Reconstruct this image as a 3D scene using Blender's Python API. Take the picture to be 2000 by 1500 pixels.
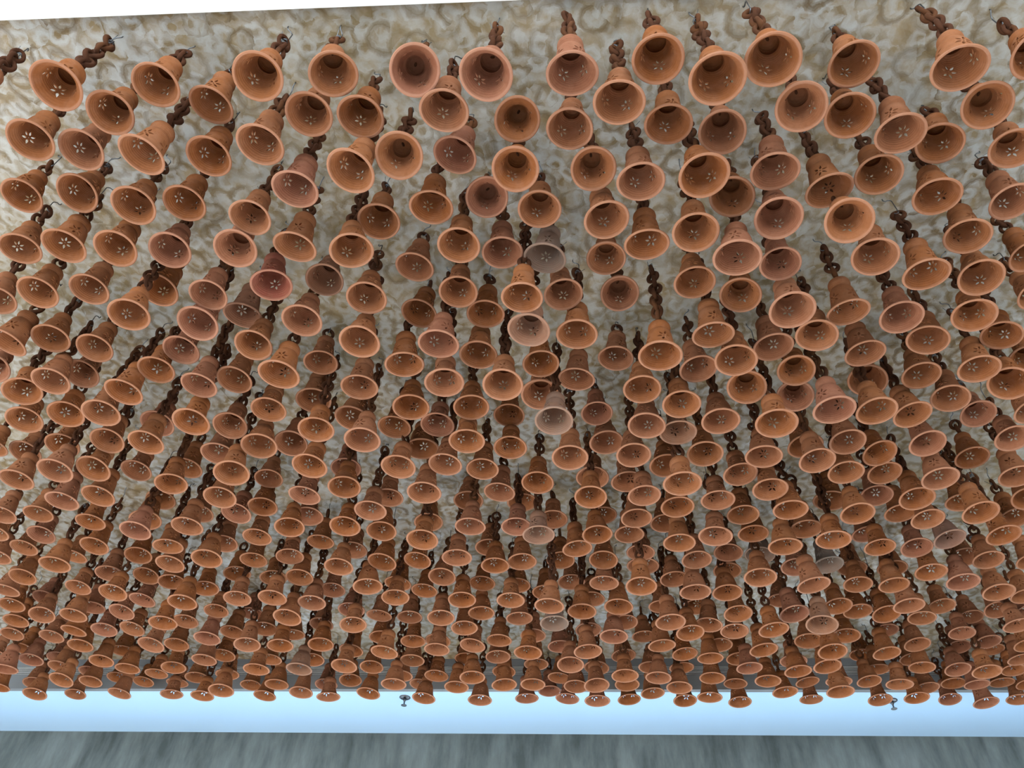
import bpy, bmesh, math, random
import numpy as np
from mathutils import Vector, Matrix, Quaternion
from mathutils.geometry import delaunay_2d_cdt

for o in list(bpy.data.objects):
    bpy.data.objects.remove(o)
scene = bpy.context.scene
COL = scene.collection
R = math.radians

# ------------------------------------------------------------------ camera
CAMZ = 1.5                      # eye height; every height below is above the eye
PITCH, ROLL, FPX = R(47.8), R(3.3), 1520.0
fw = Vector((0, math.cos(PITCH), math.sin(PITCH)))
up0 = Vector((0, -math.sin(PITCH), math.cos(PITCH)))
ri0 = Vector((1, 0, 0))
ri = ri0 * math.cos(ROLL) + up0 * math.sin(ROLL)
up = up0 * math.cos(ROLL) - ri0 * math.sin(ROLL)
cd = bpy.data.cameras.new('camera')
cd.sensor_width = 36.0
cd.lens = 36.0 * FPX / 2000.0
cd.clip_start = 0.02
cam = bpy.data.objects.new('camera', cd)
COL.objects.link(cam)
cam.matrix_world = Matrix(((ri.x, up.x, -fw.x, 0), (ri.y, up.y, -fw.y, 0), (ri.z, up.z, -fw.z, CAMZ), (0, 0, 0, 1)))
scene.camera = cam

# ------------------------------------------------------------------ sky, sun, exposure
world = bpy.data.worlds.new('world')
scene.world = world
world.use_nodes = True
wt = world.node_tree
bg = wt.nodes['Background']
bg.inputs['Color'].default_value = (0.62, 0.80, 1.0, 1)
bg.inputs['Strength'].default_value = 2.5
sun_d = bpy.data.lights.new('sun', 'SUN')
sun_d.energy = 8.0
sun_d.angle = R(1.5)
sun_d.color = (1.0, 0.95, 0.88)
sun = bpy.data.objects.new('sun', sun_d)
COL.objects.link(sun)
SUN_EL, SUN_AZ = R(27), R(158)      # azimuth clockwise from +y: from behind the camera, a little to the right
sdir = Vector((math.sin(SUN_AZ) * math.cos(SUN_EL), math.cos(SUN_AZ) * math.cos(SUN_EL), math.sin(SUN_EL)))
sun.rotation_euler = sdir.to_track_quat('Z', 'Y').to_euler()
vs = scene.view_settings
vs.view_transform = 'Standard'
vs.look = 'None'
vs.gamma = 1.0
vs.use_curve_mapping = False
vs.exposure = 2.0

# ------------------------------------------------------------------ material helpers
def new_mat(name):
    m = bpy.data.materials.new(name)
    m.use_nodes = True
    nt = m.node_tree
    b = nt.nodes['Principled BSDF']
    return m, nt, b

def N(nt, t, **kw):
    n = nt.nodes.new(t)
    for k, v in kw.items():
        if k.startswith('i_'):
            n.inputs[k[2:].replace('_', ' ')].default_value = v
        else:
            setattr(n, k, v)
    return n

def math_n(nt, op, a, b=None, clamp=False):
    n = nt.nodes.new('ShaderNodeMath')
    n.operation = op
    n.use_clamp = clamp
    for i, v in enumerate((a, b)):
        if v is None:
            continue
        if isinstance(v, (int, float)):
            n.inputs[i].default_value = v
        else:
            nt.links.new(v, n.inputs[i])
    return n.outputs[0]

def ramp(nt, fac, stops):
    n = nt.nodes.new('ShaderNodeValToRGB')
    e = n.color_ramp.elements
    while len(e) < len(stops):
        e.new(0.5)
    for k, (p, c) in enumerate(stops):
        e[k].position = p
        e[k].color = c if len(c) == 4 else (*c, 1)
    nt.links.new(fac, n.inputs[0])
    return n.outputs[0]

def mixc(nt, fac, a, b, blend='MIX'):
    n = nt.nodes.new('ShaderNodeMix')
    n.data_type = 'RGBA'
    n.blend_type = blend
    n.clamp_factor = True
    for sock, v in ((n.inputs[0], fac), (n.inputs[6], a), (n.inputs[7], b)):
        if isinstance(v, (int, float)):
            sock.default_value = v
        elif isinstance(v, tuple):
            sock.default_value = v if len(v) == 4 else (*v, 1)
        else:
            nt.links.new(v, sock)
    return n.outputs[2]

def noise(nt, vec, scale, detail=3, rough=0.55, dist=0.0):
    n = nt.nodes.new('ShaderNodeTexNoise')
    n.inputs['Scale'].default_value = scale
    n.inputs['Detail'].default_value = detail
    n.inputs['Roughness'].default_value = rough
    n.inputs['Distortion'].default_value = dist
    nt.links.new(vec, n.inputs['Vector'])
    return n

def bump(nt, h, strength, dist, b):
    n = nt.nodes.new('ShaderNodeBump')
    n.inputs['Strength'].default_value = strength
    n.inputs['Distance'].default_value = dist
    nt.links.new(h, n.inputs['Height'])
    nt.links.new(n.outputs[0], b.inputs['Normal'])

def plain(name, col, rough=0.7, metal=0.0, nscale=20.0, var=0.08):
    m, nt, b = new_mat(name)
    tc = N(nt, 'ShaderNodeTexCoord')
    nz = noise(nt, tc.outputs['Object'], nscale)
    dark = tuple(c * (1 - var) for c in col)
    lite = tuple(min(1, c * (1 + var)) for c in col)
    nt.links.new(mixc(nt, nz.outputs[0], dark, lite), b.inputs['Base Color'])
    b.inputs['Roughness'].default_value = rough
    b.inputs['Metallic'].default_value = metal
    if not metal:
        b.inputs['Specular IOR Level'].default_value = 0.08
    return m

def clay_mat(name, src):
    """terracotta; src 'OBJECT' reads rnd / soot from the object, 'GEOMETRY' from the mesh"""
    m, nt, b = new_mat(name)
    tc = N(nt, 'ShaderNodeTexCoord')
    a_r = N(nt, 'ShaderNodeAttribute', attribute_type=src, attribute_name='rnd')
    a_s = N(nt, 'ShaderNodeAttribute', attribute_type=src, attribute_name='soot')
    a_z = N(nt, 'ShaderNodeAttribute', attribute_type='GEOMETRY', attribute_name='bz')
    rnd, soot, bz = a_r.outputs['Fac'], a_s.outputs['Fac'], a_z.outputs['Fac']
    geo = N(nt, 'ShaderNodeNewGeometry')
    off = N(nt, 'ShaderNodeVectorMath', operation='ADD')
    nt.links.new(geo.outputs['Position'], off.inputs[0])
    sc = N(nt, 'ShaderNodeVectorMath', operation='SCALE')
    off.inputs[1].default_value = (3, 7, 1)
    pos = off.outputs[0]
    base = ramp(nt, rnd, [(0.0, (0.200, 0.068, 0.022)), (0.35, (0.225, 0.085, 0.034)), (0.75, (0.220, 0.088, 0.044)), (0.92, (0.210, 0.083, 0.050)), (1.0, (0.205, 0.062, 0.042))])
    n1 = noise(nt, pos, 28, 4, 0.6)
    pale = ramp(nt, n1.outputs[0], [(0.45, (0, 0, 0)), (0.75, (1, 1, 1))])
    c = mixc(nt, math_n(nt, 'MULTIPLY', pale, 0.4), base, (0.30, 0.148, 0.088))
    n2 = noise(nt, pos, 75, 5, 0.65)
    dk = ramp(nt, n2.outputs[0], [(0.35, (1, 1, 1)), (0.52, (0, 0, 0))])
    c = mixc(nt, math_n(nt, 'MULTIPLY', dk, 0.22), c, (0.10, 0.033, 0.012))
    n3 = noise(nt, pos, 420, 2, 0.5)
    c = mixc(nt, math_n(nt, 'MULTIPLY', n3.outputs[0], 0.16), c, (0.16, 0.055, 0.022))
    lip_light = ramp(nt, math_n(nt, 'ADD', bz, math_n(nt, 'MULTIPLY', n2.outputs[0], 0.05)), [(0.02, (1, 1, 1)), (0.065, (0, 0, 0))])  # pale rim light painted into the lip colour, along with slight wear
    c = mixc(nt, math_n(nt, 'MULTIPLY', lip_light, 0.4), c, (0.42, 0.225, 0.155))
    n4 = noise(nt, pos, 14, 3, 0.6)
    stf = math_n(nt, 'MULTIPLY', soot, math_n(nt, 'ADD', n4.outputs[0], 0.35), clamp=True)
    c = mixc(nt, stf, c, (0.15, 0.125, 0.108))
    nt.links.new(c, b.inputs['Base Color'])
    b.inputs['Roughness'].default_value = 0.82
    b.inputs['Specular IOR Level'].default_value = 0.06
    ph = math_n(nt, 'ADD', math_n(nt, 'MULTIPLY', bz, 150.0), math_n(nt, 'MULTIPLY', n1.outputs[0], 5.0))
    rings = math_n(nt, 'SINE', ph)
    h = math_n(nt, 'ADD', math_n(nt, 'MULTIPLY', rings, 0.35), math_n(nt, 'MULTIPLY', n3.outputs[0], 0.8))
    bump(nt, h, 0.35, 0.0012, b)
    return m

def link_mat():
    m, nt, b = new_mat('brown_clay_link')
    geo = N(nt, 'ShaderNodeNewGeometry')
    n1 = noise(nt, geo.outputs['Position'], 60, 4)
    n2 = noise(nt, geo.outputs['Position'], 9, 2)
    c = mixc(nt, n1.outputs[0], (0.035, 0.014, 0.008), (0.08, 0.031, 0.015))
    c = mixc(nt, ramp(nt, n2.outputs[0], [(0.5, (0, 0, 0)), (0.7, (0.7, 0.7, 0.7))]), c, (0.125, 0.05, 0.02))
    nt.links.new(c, b.inputs['Base Color'])
    b.inputs['Roughness'].default_value = 0.8
    b.inputs['Specular IOR Level'].default_value = 0.06
    bump(nt, n1.outputs[0], 0.4, 0.001, b)
    return m

def ceiling_mat():
    m, nt, b = new_mat('mottled_plaster')
    tc = N(nt, 'ShaderNodeTexCoord')
    P = tc.outputs['Object']
    w1 = noise(nt, P, 14, 4, 0.65)
    sub = N(nt, 'ShaderNodeVectorMath', operation='SUBTRACT')
    nt.links.new(w1.outputs['Color'], sub.inputs[0])
    sub.inputs[1].default_value = (0.5, 0.5, 0.5)
    scl = N(nt, 'ShaderNodeVectorMath', operation='SCALE')
    nt.links.new(sub.outputs[0], scl.inputs[0])
    scl.inputs['Scale'].default_value = 0.05
    add = N(nt, 'ShaderNodeVectorMath', operation='ADD')
    nt.links.new(P, add.inputs[0])
    nt.links.new(scl.outputs[0], add.inputs[1])
    W = add.outputs[0]
    flat = N(nt, 'ShaderNodeVectorMath', operation='MULTIPLY')
    nt.links.new(W, flat.inputs[0])
    flat.inputs[1].default_value = (1, 1, 0)
    W = flat.outputs[0]

    def strokes(scale, rad, wid, seed, streak):
        mp = N(nt, 'ShaderNodeVectorMath', operation='MULTIPLY_ADD')
        nt.links.new(W, mp.inputs[0])
        mp.inputs[1].default_value = (scale, scale, 0)
        mp.inputs[2].default_value = (seed * 3.7, seed * 1.9, 0)
        v = N(nt, 'ShaderNodeTexVoronoi')
        v.voronoi_dimensions = '2D'
        v.inputs['Scale'].default_value = 1.0
        nt.links.new(mp.outputs[0], v.inputs['Vector'])
        loc = N(nt, 'ShaderNodeVectorMath', operation='SUBTRACT')
        nt.links.new(mp.outputs[0], loc.inputs[0])
        nt.links.new(v.outputs['Position'], loc.inputs[1])
        rot = N(nt, 'ShaderNodeVectorRotate', rotation_type='Z_AXIS')
        nt.links.new(loc.outputs[0], rot.inputs['Vector'])
        sx = N(nt, 'ShaderNodeSeparateColor')
        nt.links.new(v.outputs['Color'], sx.inputs[0])
        nt.links.new(math_n(nt, 'MULTIPLY', sx.outputs[0], 6.283), rot.inputs['Angle'])
        o2 = N(nt, 'ShaderNodeVectorMath', operation='ADD')
        nt.links.new(rot.outputs[0], o2.inputs[0])
        o2.inputs[1].default_value = (rad * 0.8, 0.05, 0)
        ln = N(nt, 'ShaderNodeVectorMath', operation='LENGTH')
        nt.links.new(o2.outputs[0], ln.inputs[0])
        d = math_n(nt, 'ABSOLUTE', math_n(nt, 'SUBTRACT', ln.outputs['Value'], rad))
        k = math_n(nt, 'SUBTRACT', 1.0, math_n(nt, 'DIVIDE', d, wid), clamp=True)
        hair = math_n(nt, 'SINE', math_n(nt, 'MULTIPLY', ln.outputs['Value'], streak))
        hair = math_n(nt, 'MULTIPLY_ADD', hair, 0.10)
        hair.node.inputs[2].default_value = 0.90
        k = math_n(nt, 'MULTIPLY', math_n(nt, 'POWER', k, 0.6), hair)
        return math_n(nt, 'MULTIPLY', k, math_n(nt, 'MULTIPLY_ADD', sx.outputs[1], 0.75), clamp=True), sx.outputs[2]

    big = noise(nt, P, 1.1, 3, 0.6)
    med = noise(nt, W, 13, 4, 0.65)
    fine = noise(nt, P, 130, 3, 0.6)
    c = mixc(nt, ramp(nt, med.outputs[0], [(0.36, (0, 0, 0)), (0.62, (1, 1, 1))]), (0.225, 0.165, 0.092), (0.345, 0.345, 0.335))
    s1, r1 = strokes(13, 0.42, 0.20, 1, 70)
    s2, r2 = strokes(19.0, 0.40, 0.22, 2, 60)
    s3, r3 = strokes(10.5, 0.38, 0.12, 3, 90)
    c = mixc(nt, math_n(nt, 'MULTIPLY', s1, 0.95), c, (0.150, 0.102, 0.045))
    c = mixc(nt, math_n(nt, 'MULTIPLY', s2, 0.75), c, (0.385, 0.395, 0.395))
    c = mixc(nt, math_n(nt, 'MULTIPLY', s3, 0.85), c, (0.105, 0.068, 0.030))
    c = mixc(nt, math_n(nt, 'MULTIPLY', ramp(nt, big.outputs[0], [(0.4, (0, 0, 0)), (0.65, (1, 1, 1))]), 0.25), c, (0.297, 0.236, 0.128))
    c = mixc(nt, math_n(nt, 'MULTIPLY', fine.outputs[0], 0.2), c, (0.230, 0.196, 0.149))
    nt.links.new(c, b.inputs['Base Color'])
    b.inputs['Roughness'].default_value = 0.55
    b.inputs['Specular IOR Level'].default_value = 0.05
    b.inputs['Coat Weight'].default_value = 0.3
    b.inputs['Coat Roughness'].default_value = 0.08
    h = math_n(nt, 'ADD', med.outputs[0], math_n(nt, 'ADD', s1, s3))
    bump(nt, h, 0.25, 0.002, b)
    return m

def streaky_wall_mat():
    m, nt, b = new_mat('streaky_grey_paint')
    tc = N(nt, 'ShaderNodeTexCoord')
    mp = N(nt, 'ShaderNodeMapping')
    mp.inputs['Scale'].default_value = (9, 9, 2.2)
    nt.links.new(tc.outputs['Object'], mp.inputs[0])
    n1 = noise(nt, mp.outputs[0], 1.0, 6, 0.65)
    n2 = noise(nt, tc.outputs['Object'], 7.0, 5, 0.7)
    c = mixc(nt, ramp(nt, n1.outputs[0], [(0.32, (0, 0, 0)), (0.68, (1, 1, 1))]), (0.035, 0.045, 0.043), (0.145, 0.168, 0.164))
    c = mixc(nt, math_n(nt, 'MULTIPLY', n2.outputs[0], 0.35), c, (0.075, 0.09, 0.087))
    nt.links.new(c, b.inputs['Base Color'])
    b.inputs['Roughness'].default_value = 0.7
    bump(nt, n1.outputs[0], 0.3, 0.002, b)
    return m

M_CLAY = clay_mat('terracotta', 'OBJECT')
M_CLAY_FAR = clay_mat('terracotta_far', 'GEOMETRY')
M_LINK = link_mat()
M_CEIL = ceiling_mat()
M_WALL = streaky_wall_mat()
M_SOFFIT = plain('pale_blue_paint', (0.36, 0.55, 0.78), 0.6, 0, 3, 0.02)
M_WHITE = plain('white_paint', (0.80, 0.80, 0.78), 0.6, 0, 3, 0.03)
M_GREYP = plain('grey_paint', (0.17, 0.185, 0.20), 0.55, 0, 5, 0.05)
M_SLAT = plain('grille_aluminium', (0.42, 0.44, 0.46), 0.5, 0.0, 30, 0.05)
M_DARK = plain('duct_black', (0.012, 0.013, 0.015), 0.8, 0, 10, 0.1)
M_STEEL = plain('galvanised_wire', (0.16, 0.17, 0.185), 0.4, 1.0, 200, 0.15)
M_BRASS = plain('sprinkler_metal', (0.12, 0.125, 0.135), 0.35, 1.0, 200, 0.1)
M_FLOOR = plain('pale_stone_floor', (0.55, 0.52, 0.48), 0.5, 0, 4, 0.08)
M_GROUND = plain('pale_paving', (0.50, 0.48, 0.44), 0.8, 0, 1.5, 0.06)
M_SIDE = plain('side_wall_paint', (0.60, 0.56, 0.50), 0.7, 0, 3, 0.04)
M_FRAME = plain('window_frame_paint', (0.55, 0.56, 0.56), 0.5, 0, 8, 0.04)
mg, ntg, bgl = new_mat('window_glass')
bgl.inputs['Base Color'].default_value = (0.93, 0.97, 1, 1)
bgl.inputs['Roughness'].default_value = 0.02
bgl.inputs['Transmission Weight'].default_value = 1.0
bgl.inputs['IOR'].default_value = 1.05
M_GLASS = mg

# ------------------------------------------------------------------ mesh helpers
def mesh_obj(name, verts, faces, mat, parent=None, smooth=False):
    me = bpy.data.meshes.new(name)
    me.from_pydata([tuple(v) for v in verts], [], faces)
    me.materials.append(mat)
    if smooth:
        me.shade_smooth()
    me.update()
    o = bpy.data.objects.new(name, me)
    COL.objects.link(o)
    if parent is not None:
        o.parent = parent
    return o

def prism(poly, z0, z1):
    """poly: list of (x, y) counter-clockwise; returns verts, faces of the closed prism"""
    n = len(poly)
    v = [(x, y, z0) for x, y in poly] + [(x, y, z1) for x, y in poly]
    f = [tuple(range(n - 1, -1, -1)), tuple(range(n, 2 * n))]
    f += [(i, (i + 1) % n, n + (i + 1) % n, n + i) for i in range(n)]
    return v, f

def tag(o, label=None, cat=None, group=None, kind=None):
    if label: o['label'] = label
    if cat: o['category'] = cat
    if group: o['group'] = group
    if kind: o['kind'] = kind
    return o

def empty(name, loc):
    e = bpy.data.objects.new(name, None)
    e.location = loc
    e.empty_display_size = 0.03
    COL.objects.link(e)
    return e

# ------------------------------------------------------------------ the setting
HC = 2.18                                   # ceiling above the eye
ZC = CAMZ + HC
ZS = CAMZ + 2.004                           # far soffit
def fy(x): return 4.045 - 0.118 * x         # bulkhead face
def wy(x): return fy(x) + 0.55              # far wall
def ny(x): return (0.62 - 0.091 * x) * (2.165 / 2.18)
XL, XR = -4.6, 4.6
ZN = CAMZ + 2.165

v, f = prism([(XL, ny(XL) - 0.05), (XR, ny(XR) - 0.05), (XR, fy(XR) + 0.1), (XL, fy(XL) + 0.1)], ZC, ZC + 0.12)
tag(mesh_obj('ceiling', v, f, M_CEIL), 'mottled ochre and grey plastered ceiling above the hanging bells', 'ceiling', kind='structure')
v, f = prism([(XL, -2.4), (XR, -2.4), (XR, ny(XR)), (XL, ny(XL))], ZN, ZC + 0.12)
tag(mesh_obj('trim_1', v, f, M_WHITE), 'white painted ceiling border along the top edge of the photo', 'ceiling border', kind='structure')
# bulkhead: grey face with a slot for the air grille, pale soffit, far wall
GZ0, GZ1 = ZS + 0.083, ZS + 0.133
def fface(z0, z1, off=0.0, t=0.03):
    return prism([(XL, fy(XL) + off), (XR, fy(XR) + off), (XR, fy(XR) + off + t), (XL, fy(XL) + off + t)], z0, z1)
v, f = fface(ZS, GZ0)
v2, f2 = fface(GZ1, ZC)
nv = len(v)
tag(mesh_obj('trim_2', v + v2, f + [tuple(i + nv for i in q) for q in f2], M_GREYP), 'grey bulkhead face holding the long air grille', 'bulkhead', kind='structure')
v, f = prism([(XL, fy(XL)), (XR, fy(XR)), (XR, wy(XR) + 0.05), (XL, wy(XL) + 0.05)], ZS, ZS + 0.02)
v = [(x, y + (0.03 if z < ZS + 0.01 and k < 2 else 0), z) for k, (x, y, z) in enumerate(v)]
tag(mesh_obj('trim_3', v, f, M_SOFFIT), 'pale blue-white soffit below the bulkhead, two sprinklers on it', 'soffit', kind='structure')
# far wall with a long window just below the frame
ZW0, ZW1 = 1.3, CAMZ + 1.66
def wseg(x0, x1, z0, z1, t=0.2):
    return prism([(x0, wy(x0)), (x1, wy(x1)), (x1, wy(x1) + t), (x0, wy(x0) + t)], z0, z1)
vv, ff = [], []
for seg in ((XL, XR, ZW1, ZS + 0.02), (XL, XR, 0, ZW0), (XL, -3.2, ZW0, ZW1), (3.2, XR, ZW0, ZW1)):
    v, f = wseg(*seg)
    k = len(vv)
    vv += v
    ff += [tuple(i + k for i in q) for q in f]
tag(mesh_obj('wall_far', vv, ff, M_WALL), 'streaky grey-green painted wall along the bottom of the photo', 'wall', kind='structure')
vv, ff = [], []
for k in range(5):
    x = -3.2 + 6.4 * k / 4
    v, f = prism([(x - 0.03, wy(x) + 0.05), (x + 0.03, wy(x) + 0.05), (x + 0.03, wy(x) + 0.12), (x - 0.03, wy(x) + 0.12)], ZW0, ZW1)
    n0 = len(vv); vv += v; ff += [tuple(i + n0 for i in q) for q in f]
win = tag(mesh_obj('window_1', vv, ff, M_FRAME), 'long window in the far wall below the soffit', 'window', kind='structure')
for k in range(4):
    x0, x1 = -3.2 + 1.6 * k + 0.03, -3.2 + 1.6 * (k + 1) - 0.03
    v, f = prism([(x0, wy(x0) + 0.08), (x1, wy(x1) + 0.08), (x1, wy(x1) + 0.086), (x0, wy(x0) + 0.086)], ZW0, ZW1)
    mesh_obj('pane', v, f, M_GLASS, win)
v, f = prism([(-60, -70), (60, -70), (60, 70), (-60, 70)], -0.3, -0.1)
tag(mesh_obj('ground', v, f, M_GROUND), 'pale sunlit paving outside the hall', 'ground', kind='structure')
v, f = prism([(XL, -2.4), (XR, -2.4), (XR, wy(XR)), (XL, wy(XL))], -0.1, 0)
tag(mesh_obj('floor', v, f, M_FLOOR), 'pale stone floor of the hall', 'floor', kind='structure')
v, f = prism([(XR, -2.4), (XR + 0.2, -2.4), (XR + 0.2, wy(XR)), (XR, wy(XR))], 0, ZC + 0.12)
tag(mesh_obj('wall_right', v, f, M_SIDE), 'plain painted side wall of the hall', 'wall', kind='structure')

v, f = prism([(XL, -2.6), (XR, -2.6), (XR, -2.4), (XL, -2.4)], -0.1, 1.95)  # added out-of-view wall, its height set to shade the floor in front
tag(mesh_obj('shade_wall_back', v, f, M_SIDE), 'added unseen wall below the back opening, shading part of the floor', 'wall', kind='structure')
v, f = prism([(XL - 0.2, 0.9), (XL, 0.9), (XL, wy(XL)), (XL - 0.2, wy(XL))], 0, ZC + 0.12)  # added unseen wall that holds back side light, left open near the camera
tag(mesh_obj('shade_wall_left', v, f, M_SIDE), 'added unseen wall at the left, cutting side light on the bells', 'wall', kind='structure')

# air grille in the bulkhead: dark duct behind long slats
gr = empty('air_grille', (0, fy(0), GZ0))
tag(gr, 'long slotted air grille in the grey bulkhead behind the farthest bells', 'air grille')
def gpart(name, x0, x1, z0, z1, y0, y1, mat):
    v, f = prism([(x0, fy(x0) + y0), (x1, fy(x1) + y0), (x1, fy(x1) + y1), (x0, fy(x0) + y1)], z0, z1)
    v = [(a, b - fy(0), c - GZ0) for a, b, c in v]
    return mesh_obj(name, v, f, mat, gr)
gpart('duct_back', XL + 0.02, XR - 0.02, GZ0 + 0.0005, GZ1 - 0.0005, 0.022, 0.028, M_DARK)
for k in range(6):
    z = GZ0 + (k + 0.5) * (GZ1 - GZ0) / 6
    gpart('slat', XL + 0.02, XR - 0.02, z - 0.0017, z + 0.0017, 0.001, 0.005, M_SLAT)

# sprinklers on the soffit
def lathe(profile, n=16):
    v, f = [], []
    for r_, z in profile:
        for k in range(n):
            a = 2 * math.pi * k / n
            v.append((r_ * math.cos(a), r_ * math.sin(a), z))
    for i in range(len(profile) - 1):
        for k in range(n):
            f.append((i * n + k, i * n + (k + 1) % n, (i + 1) * n + (k + 1) % n, (i + 1) * n + k))
    f.append(tuple(range(n - 1, -1, -1)))
    f.append(tuple(range((len(profile) - 1) * n, len(profile) * n)))
    return v, f
def at_height(px, py, h):
    d = ri * ((px - 1000) / FPX) + up * (-(py - 750) / FPX) + fw
    d *= h / d.z
    return Vector((d.x, d.y, CAMZ + h))
for k, (px, py, lab) in enumerate(((791, 1362, 'small metal fire sprinkler on the soffit left of the middle'), (1741, 1368, 'small metal fire sprinkler on the soffit at the right, beside a bell'))):
    p = at_height(px, py, ZS - CAMZ)
    s = empty('fire_sprinkler', p)
    tag(s, lab, 'sprinkler', 'fire sprinklers on the soffit')
    v, f = lathe([(0.030, 0.001), (0.031, -0.002), (0.024, -0.006), (0.010, -0.007)], 20)
    mesh_obj('escutcheon', v, f, M_BRASS, s, True)
    v, f = lathe([(0.009, -0.005), (0.009, -0.018), (0.006, -0.021), (0.004, -0.026), (0.004, -0.040), (0.007, -0.044)], 12)
    mesh_obj('sprinkler_body', v, f, M_BRASS, s, True)
    v, f = lathe([(0.007, -0.044), (0.016, -0.0445), (0.016, -0.046), (0.002, -0.0465)], 14)
    mesh_obj('deflector', v, f, M_BRASS, s)

# ------------------------------------------------------------------ bell shapes (unit mouth diameter)
PROFILES = [
    # tall with a flanged cap
    ([(0.500, 0.0), (0.509, 0.015), (0.500, 0.034), (0.466, 0.060), (0.418, 0.100), (0.380, 0.155), (0.350, 0.23), (0.328, 0.32), (0.310, 0.42), (0.295, 0.52), (0.282, 0.61), (0.262, 0.672),
      (0.236, 0.700), (0.228, 0.725), (0.240, 0.755), (0.256, 0.790), (0.264, 0.840), (0.254, 0.905), (0.222, 0.960), (0.165, 0.995), (0.085, 1.015), (0.0, 1.020)], (4, 10)),
    # short with a strong flare and a round cap
    ([(0.500, 0.0), (0.509, 0.015), (0.499, 0.032), (0.460, 0.054), (0.406, 0.090), (0.362, 0.140), (0.328, 0.20), (0.303, 0.28), (0.286, 0.36), (0.275, 0.44), (0.267, 0.51), (0.252, 0.550),
      (0.234, 0.572), (0.234, 0.590), (0.252, 0.612), (0.268, 0.650), (0.270, 0.700), (0.256, 0.765), (0.218, 0.820), (0.160, 0.852), (0.08, 0.867), (0.0, 0.870)], (4, 10)),
    # domed body with a narrow cap
    ([(0.500, 0.0), (0.510, 0.015), (0.502, 0.034), (0.472, 0.060), (0.430, 0.102), (0.398, 0.155), (0.372, 0.24), (0.353, 0.33), (0.336, 0.42), (0.316, 0.51), (0.290, 0.585), (0.257, 0.645),
      (0.224, 0.685), (0.218, 0.710), (0.229, 0.738), (0.240, 0.775), (0.243, 0.825), (0.232, 0.880), (0.203, 0.930), (0.152, 0.963), (0.08, 0.980), (0.0, 0.985)], (4, 10)),
]
HV = [1.02, 0.87, 0.985]
TH = 0.028
def petals(zc, rc, cnt, npt):
    """closed loops (theta, z) of one cut flower"""
    loops = []
    for k in range(cnt):
        a = 2 * math.pi * k / cnt + 0.26
        pts = []
        r0, r1, wm = 0.045, 0.170, 0.0285
        for side in (1, -1):
            for q in range(npt):
                s = (q + (0 if side == 1 else 0)) / npt
                if side == -1: s = 1 - s
                rr = r0 + (r1 - r0) * s
                ww = side * wm * math.sin(math.pi * s ** 0.75)
                pts.append((rr * math.cos(a) - ww * math.sin(a), rr * math.sin(a) + ww * math.cos(a)))
        loops.append(pts)
    loops.append([(0.018 * math.cos(t), 0.018 * math.sin(t)) for t in [2 * math.pi * j / 6 for j in range(6)]])
    return [[(p[0] / rc, zc + p[1]) for p in lp] for lp in loops]

def inside(pt, poly):
    x, y = pt
    c = False
    j = len(poly) - 1
    for i in range(len(poly)):
        xi, yi = poly[i]; xj, yj = poly[j]
        if (yi > y) != (yj > y) and x < (xj - xi) * (y - yi) / (yj - yi) + xi:
            c = not c
        j = i
    return c

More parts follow.
